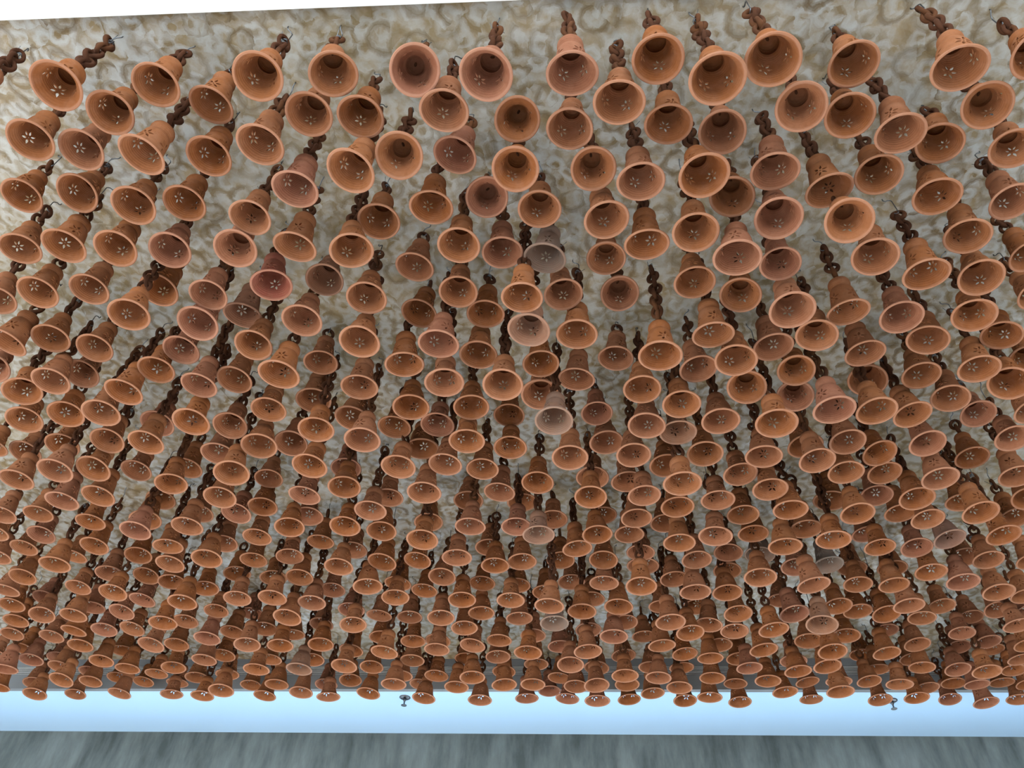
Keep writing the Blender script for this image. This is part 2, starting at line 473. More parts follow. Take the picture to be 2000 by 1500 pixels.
def bell_geometry(var, nseg, npt):
    prof, (b0, b1) = PROFILES[var]
    verts, faces = [], []
    def rad(z):
        for i in range(len(prof) - 1):
            (ra, za), (rb, zb) = prof[i], prof[i + 1]
            if za <= z <= zb:
                t = 0 if zb == za else (z - za) / (zb - za)
                return ra + (rb - ra) * t
        return prof[-1][0]
    def ring(r_, z):
        k = len(verts)
        for j in range(nseg):
            a = 2 * math.pi * j / nseg
            verts.append((r_ * math.cos(a), r_ * math.sin(a), z))
        return k
    def quads(ka, kb, flip=False):
        for j in range(nseg):
            q = (ka + j, ka + (j + 1) % nseg, kb + (j + 1) % nseg, kb + j)
            faces.append(q[::-1] if flip else q)
    def inner(i):
        r_, z = prof[i]
        if i < 2: return None
        if i == 2: return (0.447, 0.018)
        if i == 3: return (0.426, z - 0.006)
        if i <= b1 + 1: return (r_ - TH, z)
        if i < len(prof) - 5: return (r_ - TH, min(z, prof[-1][1] - TH * 1.2))
        return (max(r_ - TH * 0.9, 0.0), z - TH * 1.1)
    outer_k = {}
    for i in range(len(prof) - 1):
        outer_k[i] = ring(*prof[i])
    apex = len(verts); verts.append((0, 0, prof[-1][1]))
    inner_k = {}
    for i in range(2, len(prof) - 1):
        inner_k[i] = ring(*inner(i))
    iapex = len(verts); verts.append((0, 0, prof[-1][1] - TH * 1.1))
    for i in range(len(prof) - 2):
        if not (b0 <= i < b1): quads(outer_k[i], outer_k[i + 1])
    kl = outer_k[len(prof) - 2]
    for j in range(nseg): faces.append((kl + j, kl + (j + 1) % nseg, apex))
    for i in range(2, len(prof) - 2):
        if not (b0 <= i < b1): quads(inner_k[i], inner_k[i + 1], True)
    kl = inner_k[len(prof) - 2]
    for j in range(nseg): faces.append((kl + (j + 1) % nseg, kl + j, iapex))
    # lip
    lip = ring(0.487, -0.005)
    lip2 = ring(0.456, -0.001)
    quads(lip, outer_k[0]); quads(lip2, lip); quads(inner_k[2], lip2)
    # flower band
    z0, z1 = prof[b0][1], prof[b1][1]
    zc = (z0 + z1) / 2 + 0.015
    rc = rad(zc)
    sx = rc
    loops = []
    for k in range(4):
        th = math.pi / 4 + k * math.pi / 2
        for lp in petals(zc, rc, 6, npt):
            loops.append([(th + a, z) for a, z in lp])
    pv, pe = [], []
    def addv(t, z):
        pv.append(Vector((t * sx, z))); return len(pv) - 1
    bot = [addv(2 * math.pi * j / nseg, z0) for j in range(nseg + 1)]
    top = [addv(2 * math.pi * j / nseg, z1) for j in range(nseg + 1)]
    rows = [prof[i][1] for i in range(b0 + 1, b1)]
    left = [bot[0]] + [addv(0, z) for z in rows] + [top[0]]
    right = [bot[-1]] + [addv(2 * math.pi, z) for z in rows] + [top[-1]]
    for ch in (bot, top, left, right):
        pe += [(ch[i], ch[i + 1]) for i in range(len(ch) - 1)]
    for lp in loops:
        ids = [addv(*p) for p in lp]
        pe += [(ids[i], ids[(i + 1) % len(ids)]) for i in range(len(ids))]
    for z in rows:
        for j in range(1, nseg):
            t = 2 * math.pi * j / nseg
            if all(min((t - a) ** 2 * sx * sx + (z - b) ** 2 for a, b in lp) > 0.012 ** 2 and not inside((t, z), lp) for lp in loops):
                addv(t, z)
    ov, oe, of, ovo, _, _ = delaunay_2d_cdt(pv, pe, [], 0, 1e-6)
    gmap_o, gmap_i = {}, {}
    for i, p in enumerate(ov):
        t, z = p.x / sx, p.y
        key = None
        j = t / (2 * math.pi) * nseg
        if abs(z - z0) < 1e-5: key = (b0, round(j) % nseg)
        elif abs(z - z1) < 1e-5: key = (b1, round(j) % nseg)
        if key:
            gmap_o[i] = outer_k[key[0]] + key[1]; gmap_i[i] = inner_k[key[0]] + key[1]
            continue
        if abs(t - 2 * math.pi) < 1e-5:
            m_ = [q for q in gmap_o if abs(ov[q].x) < 1e-5 and abs(ov[q].y - z) < 1e-5]
            if m_:
                gmap_o[i] = gmap_o[m_[0]]; gmap_i[i] = gmap_i[m_[0]]; continue
        r_ = rad(z)
        gmap_o[i] = len(verts); verts.append((r_ * math.cos(t), r_ * math.sin(t), z))
        gmap_i[i] = len(verts); verts.append(((r_ - TH) * math.cos(t), (r_ - TH) * math.sin(t), z))
    cnt = {}
    for fc in of:
        cx = sum(ov[i].x for i in fc) / len(fc) / sx
        cy = sum(ov[i].y for i in fc) / len(fc)
        if any(abs(cx - lp[0][0]) < 0.6 and inside((cx, cy), lp) for lp in loops):
            continue
        a = list(fc)
        e1 = ov[a[1]] - ov[a[0]]; e2 = ov[a[2]] - ov[a[0]]
        if e1.x * e2.y - e1.y * e2.x < 0: a = a[::-1]
        faces.append(tuple(gmap_o[i] for i in a))
        faces.append(tuple(gmap_i[i] for i in a[::-1]))
        for i in range(len(a)):
            e = (a[i], a[(i + 1) % len(a)])
            cnt[e] = 1
    for (i, j) in list(cnt):
        if (j, i) not in cnt:
            zi, zj = ov[i].y, ov[j].y
            on_edge = (abs(zi - z0) < 1e-5 and abs(zj - z0) < 1e-5) or (abs(zi - z1) < 1e-5 and abs(zj - z1) < 1e-5) or (abs(ov[i].x - ov[j].x) < 1e-6 and (abs(ov[i].x) < 1e-5 or abs(ov[i].x - 2 * math.pi * sx) < 1e-5))
            if not on_edge:
                faces.append((gmap_o[j], gmap_o[i], gmap_i[i], gmap_i[j]))
    va = np.array(verts, dtype=np.float64)
    # hand-thrown unevenness
    ang = np.arctan2(va[:, 1], va[:, 0])
    k = 1 + 0.012 * np.sin(2 * ang + var) + 0.006 * np.sin(3 * ang + va[:, 2] * 4)
    va[:, 0] *= k; va[:, 1] *= k
    return va, faces

def torus_geo(hl, hw, minor, nu, nv_, seed=0):
    """oval link standing in the xz plane"""
    v, f = [], []
    rs = random.Random(seed)
    ph = rs.random() * 6
    for i in range(nu):
        a = 2 * math.pi * i / nu
        c = Vector((hw * math.cos(a), 0, hl * math.sin(a)))
        nrm = Vector((math.cos(a) / hw, 0, math.sin(a) / hl)).normalized()
        mr = minor * (1 + 0.12 * math.sin(2 * a + ph))
        for j in range(nv_):
            b = 2 * math.pi * j / nv_
            p = c + nrm * (mr * math.cos(b)) + Vector((0, mr * math.sin(b), 0))
            v.append(tuple(p))
    for i in range(nu):
        for j in range(nv_):
            f.append((i * nv_ + j, ((i + 1) % nu) * nv_ + j, ((i + 1) % nu) * nv_ + (j + 1) % nv_, i * nv_ + (j + 1) % nv_))
    return v, f

def tube_geo(pts, rad, n=6):
    pts = [Vector(p) for p in pts]
    v, f = [], []
    prev = Vector((0, 1, 0))
    for i, p in enumerate(pts):
        t = (pts[min(i + 1, len(pts) - 1)] - pts[max(i - 1, 0)]).normalized()
        s = t.cross(prev)
        if s.length < 1e-4: s = t.cross(Vector((1, 0.1, 0)))
        s.normalize()
        q = s.cross(t).normalized()
        prev = q
        for j in range(n):
            a = 2 * math.pi * j / n
            v.append(tuple(p + s * (rad * math.cos(a)) + q * (rad * math.sin(a))))
    for i in range(len(pts) - 1):
        for j in range(n):
            f.append((i * n + j, i * n + (j + 1) % n, (i + 1) * n + (j + 1) % n, (i + 1) * n + j))
    f.append(tuple(range(n - 1, -1, -1)))
    f.append(tuple(range((len(pts) - 1) * n, len(pts) * n)))
    return v, f

def hook_pts(L):
    """wire hook: curls under the top link at z=0, bends once and screws into the ceiling at z=L"""
    p = []
    for a in range(150, 391, 30):
        p.append((0.0065 * math.cos(R(a)) , 0, 0.0065 + 0.0065 * math.sin(R(a))))
    b = min(0.022, L * 0.4)
    p.append((0.006, 0, max(0.016, L - b - 0.004)))
    p += [(0.004, 0, L - b), (-0.002, 0.001, L - b * 0.72), (-0.010, 0.001, L - b * 0.68), (-0.014, 0, L - b * 0.45), (-0.014, 0, L + 0.004)]
    return p

def to_mesh(name, v, f, mat, smooth=True, sharp=None, bz=None):
    me = bpy.data.meshes.new(name)
    me.from_pydata([tuple(q) for q in v], [], f)
    me.materials.append(mat)
    if smooth: me.shade_smooth()
    if sharp: me.set_sharp_from_angle(angle=sharp)
    if bz is not None:
        at = me.attributes.new('bz', 'FLOAT', 'POINT')
        at.data.foreach_set('value', np.asarray(bz, dtype=np.float32))
    me.update()
    return me

GEO_HI = [bell_geometry(k, 56, 5) for k in range(3)]
GEO_LO = [bell_geometry(k, 32, 3) for k in range(3)]
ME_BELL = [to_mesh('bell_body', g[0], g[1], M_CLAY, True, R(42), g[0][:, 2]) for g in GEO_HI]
lv, lf = torus_geo(0.066, 0.066, 0.030, 14, 7)
ME_LOOP = to_mesh('hanger_loop', lv, lf, M_LINK)
LINKS = [torus_geo(0.165, 0.120 + 0.012 * k, 0.051, 18, 8, k) for k in range(3)]
ME_LINK = [to_mesh('chain_link', v_, f_, M_LINK) for v_, f_ in LINKS]
HOOKS = {}
def hook_mesh(L):
    k = max(3, int(math.ceil(L / 0.005)))
    if k not in HOOKS:
        g = tube_geo(hook_pts(k * 0.005), 0.0016, 6)
        HOOKS[k] = (g, to_mesh('wire_hook', g[0], g[1], M_STEEL))
    return HOOKS[k]
tie_pts = [(0.022, 0.012, 0.016), (0.014, 0.006, 0.006)]
for q in range(0, 25):
    a = q * 0.75
    tie_pts.append((0.0075 * math.cos(a), 0.0075 * math.sin(a), -0.004 + 0.0004 * q))
tie_pts += [(-0.012, 0.004, 0.010), (-0.020, -0.006, 0.016)]
tv, tf = tube_geo(tie_pts, 0.0009, 5)
ME_TIE = to_mesh('wire_tie', tv, tf, M_STEEL)

# ------------------------------------------------------------------ the bells
# x, y, mouth height above the eye, mouth diameter (m), axis x, axis y, shape, soot, percent across, percent down
NEAR = [
(0.42,0.645,1.763,0.1253,0.012,-0.079,2,0.0,70,10),
(1.174,0.594,1.892,0.119,0.032,-0.001,2,0.0,100,7),
(0.539,0.606,1.79,0.124,0.075,-0.061,2,0.0,75,8),
(0.099,0.681,1.84,0.1218,-0.053,-0.261,0,0.0,56,10),
(-0.101,0.68,1.802,0.1235,0.07,0.016,0,0.0,47,10),
(0.974,0.614,1.828,0.1224,0.037,-0.26,2,0.0,94,9),
(0.295,0.641,1.852,0.1213,0.009,-0.121,0,0.0,64,8),
(-1.132,0.771,1.817,0.1228,-0.016,-0.005,1,0.0,5,11),
(-0.274,0.703,1.867,0.121,-0.122,0.237,2,0.0,41,9),
(0.216,0.739,1.831,0.1222,0.047,-0.198,2,0.0,60,13),
(-1.396,0.814,1.873,0.1218,0.067,0.025,2,0.0,0,11),
(-0.65,0.733,1.848,0.1215,0.012,-0.0,0,0.0,25,10),
(0.652,0.73,1.846,0.1216,0.11,0.03,1,0.0,78,14),
(1.137,0.735,1.937,0.1181,0.204,0.082,1,0.0,96,14),
(0.796,0.767,1.902,0.1193,0.08,-0.02,2,0.0,83,15),
(0.445,0.891,1.787,0.124,-0.074,-0.02,2,0.0,69,23),
(-0.205,0.795,1.858,0.1208,0.019,-0.178,0,0.0,43,14),
(-0.319,0.909,1.837,0.1219,-0.046,0.167,1,0.0,39,20),
(0.775,0.653,1.928,0.1184,0.005,-0.109,2,0.0,83,8),
(-0.979,0.943,1.827,0.1224,0.208,-0.166,0,0.0,14,20),
(-0.433,0.928,1.776,0.1247,0.175,-0.093,0,0.0,34,22),
(0.357,0.819,1.91,0.1191,0.041,-0.188,0,0.0,65,16),
(-0.023,0.926,1.833,0.1212,0.031,0.073,1,0.0,50,22),
(-0.673,0.905,1.843,0.1217,0.054,-0.181,0,0.0,25,19),
(0.918,0.789,1.864,0.1208,0.007,-0.235,0,0.0,88,17),
(-0.482,0.741,1.91,0.119,-0.207,-0.077,0,0.0,33,10),
(-0.555,0.844,1.903,0.1193,0.018,-0.003,0,0.0,30,15),
(-0.94,0.799,1.922,0.1186,0.024,-0.073,0,0.0,15,11),
(0.826,0.978,1.762,0.1209,0.101,0.126,1,0.0,83,29),
(-0.423,0.843,1.903,0.1193,0.049,-0.091,0,0.0,35,15),
(-1.072,0.873,1.909,0.1191,-0.014,0.03,0,0.0,11,15),
(-0.026,0.848,1.955,0.1182,0.012,0.207,1,0.0,51,16),
(-1.291,0.947,1.88,0.1202,-0.004,-0.065,0,0.0,3,18),
(0.496,0.831,1.91,0.1192,0.095,-0.017,2,0.0,71,17),
(1.304,0.978,1.913,0.116,-0.04,-0.113,0,0.0,99,26),
(-0.83,0.864,1.97,0.1169,0.102,-0.246,0,0.0,21,14),
(0.109,0.843,1.903,0.1193,0.06,-0.15,2,0.0,56,17),
(0.666,1.009,1.809,0.1232,0.071,-0.001,2,0.0,76,28),
(0.18,0.941,1.89,0.1198,-0.018,0.097,1,0.0,58,22),
(1.071,0.847,1.954,0.1175,0.179,-0.117,0,0.0,92,19),
(0.461,1.063,1.806,0.1233,0.038,-0.067,0,0.0,68,30),
(0.923,0.918,1.903,0.1193,0.045,-0.055,0,0.0,86,23),
(-1.18,0.979,1.906,0.1192,0.046,-0.006,0,0.0,8,19),
(1.089,0.964,1.89,0.1198,0.057,-0.148,2,0.0,92,26),
(0.559,1.003,1.899,0.1175,0.142,0.059,2,0.0,72,26),
(0.638,0.904,1.857,0.1211,0.051,-0.218,0,0.0,76,22),
(0.571,1.102,1.756,0.1257,0.087,-0.185,2,0.0,72,34),
(-0.597,1.017,1.829,0.1223,0.071,-0.195,0,0.0,29,25),
(0.3,0.942,1.835,0.122,-0.033,-0.178,0,0.0,63,24),
(0.796,0.954,1.869,0.1209,-0.114,-0.241,0,0.0,81,25),
(-0.837,0.974,1.9,0.1194,0.032,-0.087,0,0.0,20,20),
(-0.1,1.077,1.956,0.1174,-0.029,0.262,1,0.0,48,26),
(1.11,1.155,1.812,0.1231,-0.032,-0.197,0,0.0,91,36),
(0.227,1.059,1.837,0.122,-0.123,-0.102,0,0.0,59,29),
(1.248,0.839,1.93,0.1138,0.126,-0.104,1,0.0,99,19),
(0.959,1.116,1.823,0.1225,0.141,-0.079,0,0.0,86,33),
(-0.249,1.086,1.897,0.1196,-0.0,-0.196,0,0.0,42,27),
(-0.188,0.952,1.944,0.1178,0.215,-0.157,2,0.0,44,20),
(1.214,1.072,1.883,0.1201,0.098,-0.133,0,0.0,95,31),
(-1.256,1.129,1.939,0.118,0.064,0.076,2,0.0,8,25),
(-1.416,1.145,1.934,0.1133,0.021,-0.07,2,0.0,2,26),
(-1.074,1.126,1.884,0.12,-0.011,-0.004,2,0.0,13,27),
(0.758,1.254,1.749,0.126,0.012,-0.03,0,0.0,77,40),
(-0.946,1.13,1.918,0.1188,0.034,-0.075,0,0.0,18,26),
(1.297,1.19,1.867,0.1207,0.113,-0.005,2,0.0,96,36),
(0.346,1.131,1.843,0.1217,-0.026,-0.265,0,0.0,63,32),
(0.048,1.084,1.918,0.1187,0.008,-0.013,0,0.0,53,27),
(-0.737,1.117,1.841,0.1124,0.023,-0.052,0,0.0,24,28),
(-0.406,1.165,1.939,0.1211,-0.035,-0.069,0,0.0,37,29),
(-0.789,1.207,1.823,0.1202,-0.032,0.022,1,0.0,23,32),
(-1.147,1.249,1.851,0.1214,-0.001,-0.018,0,0.0,11,32),
(-0.171,1.184,1.868,0.1207,0.002,-0.081,0,0.0,45,32),
(-1.006,1.263,1.879,0.1202,-0.032,-0.005,2,0.0,17,33),
(1.121,1.33,1.851,0.1214,0.062,-0.049,0,0.0,88,41),
(-1.295,1.251,1.852,0.1213,0.02,-0.111,0,0.0,6,32),
(0.892,1.402,1.835,0.1204,0.133,-0.042,1,0.0,80,44),
(0.073,1.224,1.89,0.1198,0.123,-0.21,0,0.75,53,34),
(-0.049,1.224,1.906,0.1192,-0.061,-0.156,0,0.0,49,33),
(-1.473,1.311,1.913,0.116,-0.085,-0.117,2,0.0,2,32),
(-0.632,1.211,1.854,0.1212,0.091,-0.25,0,0.0,29,32),
(0.716,1.159,1.829,0.1125,0.044,-0.052,0,0.0,76,34),
(-0.463,1.189,1.818,0.1196,-0.157,-0.093,2,0.0,34,33),
(1.328,1.313,1.857,0.1211,0.137,-0.044,1,0.0,95,41),
(0.664,1.482,1.795,0.1238,0.105,-0.024,2,0.0,72,47),
(0.654,1.311,1.889,0.1198,0.148,0.028,1,0.0,72,38),
(0.513,1.278,1.891,0.1198,0.001,-0.094,2,0.0,68,37),
(0.314,1.385,1.968,0.117,0.031,0.237,1,0.0,61,38),
(0.039,1.379,1.753,0.1215,0.094,-0.027,1,0.35,52,43),
(-0.448,1.389,1.874,0.1204,-0.032,-0.041,2,0.0,36,39),
(0.014,1.263,1.747,0.1156,0.009,-0.159,0,0.0,51,39),
(0.258,1.268,1.977,0.1167,0.049,-0.011,1,0.0,59,34),
(-0.719,1.346,1.852,0.1213,-0.14,-0.134,0,-1.0,26,37),
(-0.71,1.599,1.744,0.1263,0.074,-0.096,0,0.0,27,49),
(1.528,1.278,1.934,0.1096,-0.128,0.064,2,0.0,100,38),
(-0.952,1.474,1.812,0.1229,0.059,0.082,2,0.0,19,42),
(1.445,1.151,1.934,0.1123,-0.092,-0.057,0,0.0,100,33),
(-1.457,1.447,1.884,0.1201,-0.022,-0.037,0,0.0,4,38),
(-1.317,1.45,1.919,0.1187,0.018,-0.029,0,0.0,9,38),
(-0.228,1.493,1.805,0.1234,0.046,-0.135,2,0.0,43,45),
(0.58,1.4,1.806,0.1233,-0.044,-0.251,0,0.0,70,44),
(0.422,1.428,1.73,0.127,0.043,-0.144,0,0.0,64,46),
(0.136,1.336,1.875,0.1156,-0.109,-0.037,0,0.0,55,38),
(-1.102,1.391,1.732,0.1152,-0.061,-0.018,2,0.0,13,41),
(-0.646,1.468,1.848,0.1215,0.028,-0.009,2,0.0,29,42),
(-1.109,1.451,1.937,0.1213,0.057,0.012,0,0.0,15,38),
(1.253,1.435,1.887,0.1199,0.204,-0.107,2,0.0,91,44),
(-0.593,1.393,1.96,0.1172,0.002,0.013,2,0.25,32,36),
(1.423,1.503,1.846,0.1216,0.071,-0.127,0,0.0,96,48),
(0.96,1.318,1.843,0.1213,-0.091,-0.25,0,0.0,83,41),
(0.417,1.667,1.847,0.1215,0.016,-0.023,2,0.0,63,51),
(-0.316,1.338,1.976,0.1167,0.086,-0.162,2,0.0,40,35),
(-1.616,1.637,1.863,0.1277,0.216,-0.155,0,0.0,1,45),
(0.183,1.429,1.809,0.1222,0.025,-0.116,0,0.0,56,44),
(-0.866,1.537,1.944,0.1233,0.039,-0.214,0,0.2,24,41),
(1.481,1.42,1.912,0.1161,0.19,-0.105,1,0.0,98,44),
(1.539,1.552,1.845,0.1234,0.259,0.063,2,0.0,99,50),
(-0.91,1.387,1.841,0.1123,0.001,-0.043,0,0.0,20,38),
(-0.177,1.374,1.911,0.1171,-0.021,-0.023,0,0.0,45,38),
(0.977,1.595,1.724,0.1273,-0.041,-0.099,2,0.0,82,53),
(1.078,1.49,1.874,0.1204,-0.074,-0.138,0,0.0,85,46),
(0.812,1.647,1.705,0.1278,0.032,-0.044,1,0.0,76,55),
(-0.21,1.631,1.785,0.1243,-0.06,-0.066,1,0.0,43,50),
(0.79,1.478,1.864,0.1208,-0.061,-0.102,0,0.0,76,45),
(-0.467,1.503,1.806,0.1233,0.022,-0.004,2,0.0,35,44),
(-1.376,1.689,1.918,0.1188,0.016,0.016,0,0.0,9,45),
(0.59,1.603,1.888,0.1199,-0.089,-0.063,0,0.0,68,48),
(-0.028,1.596,1.752,0.1249,0.004,0.031,0,0.0,49,50),
(-0.111,1.586,1.875,0.1213,0.003,-0.072,0,0.0,47,46),
(-1.619,1.82,1.83,0.1222,-0.208,0.003,1,0.0,2,51),
(-0.31,1.519,1.984,0.1165,0.128,-0.047,0,0.0,41,41),
(-1.26,1.774,1.807,0.1232,0.093,-0.071,0,0.0,12,51),
(1.424,1.671,1.894,0.1197,0.152,-0.032,0,0.0,93,52),
(0.738,1.621,1.834,0.1222,0.18,0.153,1,0.0,73,50),
(1.143,1.647,1.787,0.1235,-0.026,-0.034,2,0.0,86,54),
(-0.095,1.47,1.936,0.1181,0.013,-0.11,0,0.0,47,41),
(1.18,1.679,1.969,0.1232,0.214,0.158,2,0.0,85,50),
(0.875,1.548,1.843,0.1143,0.121,0.093,1,0.0,78,48),
(0.098,1.776,1.913,0.1304,0.023,0.084,1,0.0,53,51),
(-1.612,1.497,1.899,0.118,-0.096,-0.115,2,0.0,0,39),
(-0.341,1.612,1.838,0.1239,-0.081,-0.183,0,0.0,39,47),
(0.137,1.705,1.72,0.1183,0.048,0.041,0,0.6,54,55),
(1.306,1.597,1.912,0.119,0.035,-0.049,2,0.0,90,49),
(-1.503,1.651,1.91,0.1191,-0.055,-0.014,2,0.0,5,44),
(1.592,1.789,1.956,0.1174,0.027,0.093,1,0.0,96,54),
(-0.804,1.559,1.827,0.1167,0.049,0.04,0,0.0,25,45),
(-1.042,1.848,1.762,0.1234,0.024,-0.01,1,0.0,19,55),
(-1.474,1.826,1.938,0.12,-0.004,0.101,1,0.0,8,49),
(1.644,1.545,1.959,0.1164,0.205,0.0,1,0.0,100,47),
(-1.168,1.731,1.876,0.1203,-0.011,-0.06,1,0.0,15,48),
(-1.685,1.981,1.853,0.1213,-0.104,0.047,1,0.0,2,55),
(-0.133,1.834,1.892,0.1197,-0.046,-0.013,2,0.0,46,53),
(-0.925,1.771,1.893,0.1197,0.051,-0.016,0,0.0,23,49),
(0.088,1.608,1.875,0.1153,-0.066,-0.029,0,0.0,53,47),
(0.546,1.699,1.822,0.1226,-0.015,-0.014,1,0.0,67,53),
(1.302,1.712,1.85,0.1214,-0.098,-0.019,0,0.0,89,54),
(-1.008,1.733,1.816,0.1168,0.059,-0.099,0,0.0,19,50),
(0.899,1.648,1.837,0.1157,0.167,0.149,1,0.0,78,52),
(-1.495,1.754,1.818,0.1207,-0.025,-0.05,2,0.0,5,50),
(-1.359,1.868,1.798,0.1237,-0.046,-0.024,0,0.0,10,54),
(1.71,1.839,1.898,0.1182,-0.002,0.07,1,0.0,99,57),
(-1.086,1.673,1.915,0.1189,0.039,0.022,1,0.0,18,46),
(-1.515,1.926,1.839,0.1219,-0.076,0.002,1,0.0,6,54),
(1.404,1.842,1.852,0.1213,-0.042,0.039,0,0.0,91,58),
(-0.498,1.74,1.859,0.121,-0.002,-0.09,0,0.0,35,50),
(-0.332,1.814,1.855,0.1212,-0.069,-0.027,2,0.0,40,53),
(0.686,1.764,1.822,0.1226,-0.016,-0.027,2,0.0,70,55),
(0.339,1.658,1.983,0.1165,0.083,-0.094,0,0.0,60,47),
(0.566,1.85,1.844,0.1217,0.01,-0.044,1,0.35,66,56),
(1.721,1.718,1.909,0.1166,-0.103,0.022,2,0.0,100,53),
(0.453,1.815,1.833,0.1221,0.072,-0.019,2,0.0,63,55),
(0.21,1.697,1.911,0.119,0.082,-0.178,0,0.0,56,49),
(-0.637,1.864,1.775,0.1182,-0.028,-0.009,1,0.0,31,56),
(0.674,1.939,1.838,0.1238,0.004,0.012,0,0.0,69,59),
(-0.968,1.962,1.864,0.1208,0.019,0.087,1,0.0,22,55),
(1.144,1.863,1.859,0.121,-0.005,-0.005,2,0.0,83,58),
(-0.82,1.874,1.865,0.1208,-0.011,-0.065,1,0.0,26,53),
(-0.861,2.004,1.815,0.1229,-0.053,0.025,2,0.0,25,58),
(0.585,1.958,1.714,0.1259,-0.005,-0.021,1,0.0,67,63),
(-0.483,1.884,1.759,0.1214,-0.003,-0.04,2,0.0,35,57),
(0.432,1.962,1.834,0.1173,-0.013,0.049,2,0.0,62,59),
(-1.591,2.138,1.764,0.1214,0.014,0.02,2,0.0,5,61),
(-0.947,2.069,1.741,0.1233,-0.086,0.031,0,0.0,23,62),
(-0.694,1.911,1.961,0.1252,-0.036,-0.062,0,0.0,31,52),
(-1.434,2.082,1.869,0.1206,-0.016,0.062,0,0.0,10,57),
(1.789,1.998,1.872,0.1219,0.013,-0.048,0,0.0,99,62),
(1.462,2.099,1.831,0.1222,-0.001,0.04,0,0.0,90,65),
(0.211,1.955,1.799,0.1236,0.029,-0.003,0,0.0,56,60),
(-1.245,2.0,1.797,0.121,0.025,-0.03,0,0.0,14,58),
(1.481,1.964,1.809,0.1232,-0.019,-0.049,2,0.0,92,62),
(-0.656,1.759,1.991,0.1164,-0.029,-0.074,0,0.0,31,47),
(-1.289,2.077,1.963,0.1235,0.036,0.072,1,0.0,15,55),
(1.662,2.09,1.775,0.1248,-0.034,0.004,0,0.0,96,67),
(1.027,1.881,1.781,0.1198,-0.033,-0.001,0,0.0,80,60),
(1.285,1.932,1.882,0.1201,-0.093,0.079,1,0.0,86,59),
(0.868,1.92,1.823,0.1226,0.036,-0.082,2,0.0,75,59),
(-0.377,2.041,1.789,0.1221,0.059,-0.017,1,0.0,39,61),
(-0.254,1.96,1.924,0.1186,0.015,0.01,1,0.0,43,55),
(-1.493,2.179,1.817,0.1228,0.051,0.107,1,0.0,9,61),
(-0.143,1.94,1.834,0.1221,-0.035,-0.025,1,0.0,46,57),
(1.915,2.145,1.903,0.1174,0.09,0.1,2,0.0,100,65),
(1.046,1.962,1.926,0.1249,-0.069,-0.04,2,0.0,79,58),
(-0.777,2.06,1.887,0.1219,0.025,0.086,0,0.0,28,58),
(-1.662,2.191,1.932,0.1258,-0.02,0.008,1,0.0,6,58),
(1.177,1.995,1.841,0.1218,-0.018,-0.018,0,0.0,83,62),
(-0.684,2.051,1.778,0.1226,0.077,0.016,1,0.0,30,61),
(1.345,2.042,1.892,0.1197,-0.05,0.002,0,0.0,86,62),
(0.565,2.048,1.873,0.1205,0.01,0.016,2,0.0,65,61),
(0.352,2.021,1.944,0.1215,-0.053,0.026,2,0.0,59,58),
(0.831,2.064,1.867,0.1207,-0.057,0.03,1,0.0,72,62),
(-0.293,2.181,1.796,0.1238,0.029,-0.031,0,0.0,41,64),
(1.667,2.005,1.957,0.1174,0.013,-0.01,2,0.0,95,60),
(-1.745,1.787,1.9,0.1178,-0.091,0.168,1,0.0,0,48),
(-0.543,1.913,1.885,0.1239,0.08,-0.055,2,0.0,34,54),
(0.93,2.078,1.816,0.1229,-0.011,-0.018,1,0.0,75,64),
(0.304,1.902,1.968,0.1118,-0.009,0.037,0,0.0,58,54),
(1.252,2.144,1.784,0.1194,-0.011,0.005,2,0.0,84,67),
(0.007,2.049,1.918,0.1179,-0.002,0.027,1,0.0,50,58),
(-1.228,2.243,1.82,0.1173,-0.116,-0.024,0,0.0,17,63),
(-1.047,2.122,1.873,0.1254,0.016,-0.08,0,0.0,21,59),
(0.306,2.17,1.811,0.1174,0.042,0.044,0,0.0,58,65),
(-1.864,2.298,1.978,0.1217,0.036,0.076,1,0.0,2,59),
(-0.407,1.979,1.919,0.1187,0.067,-0.056,1,0.0,38,56),
(1.261,2.312,1.981,0.129,0.096,-0.076,0,0.0,81,65),
(1.853,2.275,1.83,0.1241,-0.061,0.011,1,0.0,98,70),
(-0.219,2.061,1.83,0.1199,0.059,-0.059,0,0.0,43,61),
(-0.594,2.231,1.842,0.1216,-0.063,0.01,2,0.0,34,63),
(0.327,2.243,1.968,0.1243,0.05,0.031,1,0.0,58,62),
(-1.81,2.275,1.823,0.1232,0.024,-0.059,2,0.0,2,63),
(-0.315,2.098,1.932,0.1243,-0.08,-0.091,2,0.0,41,58),
(1.022,2.163,1.799,0.1236,0.001,-0.096,2,0.0,77,66),
(-0.004,1.986,2.019,0.1133,0.012,0.017,0,0.0,50,54),
(0.638,2.245,1.85,0.1214,-0.002,0.004,2,0.0,66,66),
(1.944,2.289,1.928,0.1185,-0.034,0.061,0,0.0,99,67),
(1.549,2.215,1.836,0.1183,-0.02,-0.006,1,0.0,91,68),
(1.375,2.189,1.913,0.119,0.023,0.001,0,0.0,86,65),
(0.453,2.203,1.923,0.1243,-0.06,-0.039,1,0.0,61,63),
(1.686,2.181,1.898,0.1195,0.028,-0.087,0,0.0,94,65),
(-1.521,2.331,1.814,0.1229,0.049,-0.005,0,0.0,10,65),
(0.116,2.202,1.892,0.1197,0.02,0.032,0,0.0,52,63),
(0.776,2.192,1.849,0.1215,-0.011,-0.05,1,0.0,70,65),
(1.203,2.276,1.764,0.1233,0.046,-0.08,1,0.0,81,70),
(-0.09,2.143,1.891,0.1198,0.022,-0.039,0,0.0,47,61),
(-1.247,2.333,1.976,0.1238,0.056,-0.05,0,0.0,18,61),
(-1.068,2.319,1.831,0.1218,-0.017,0.022,0,0.0,21,65),
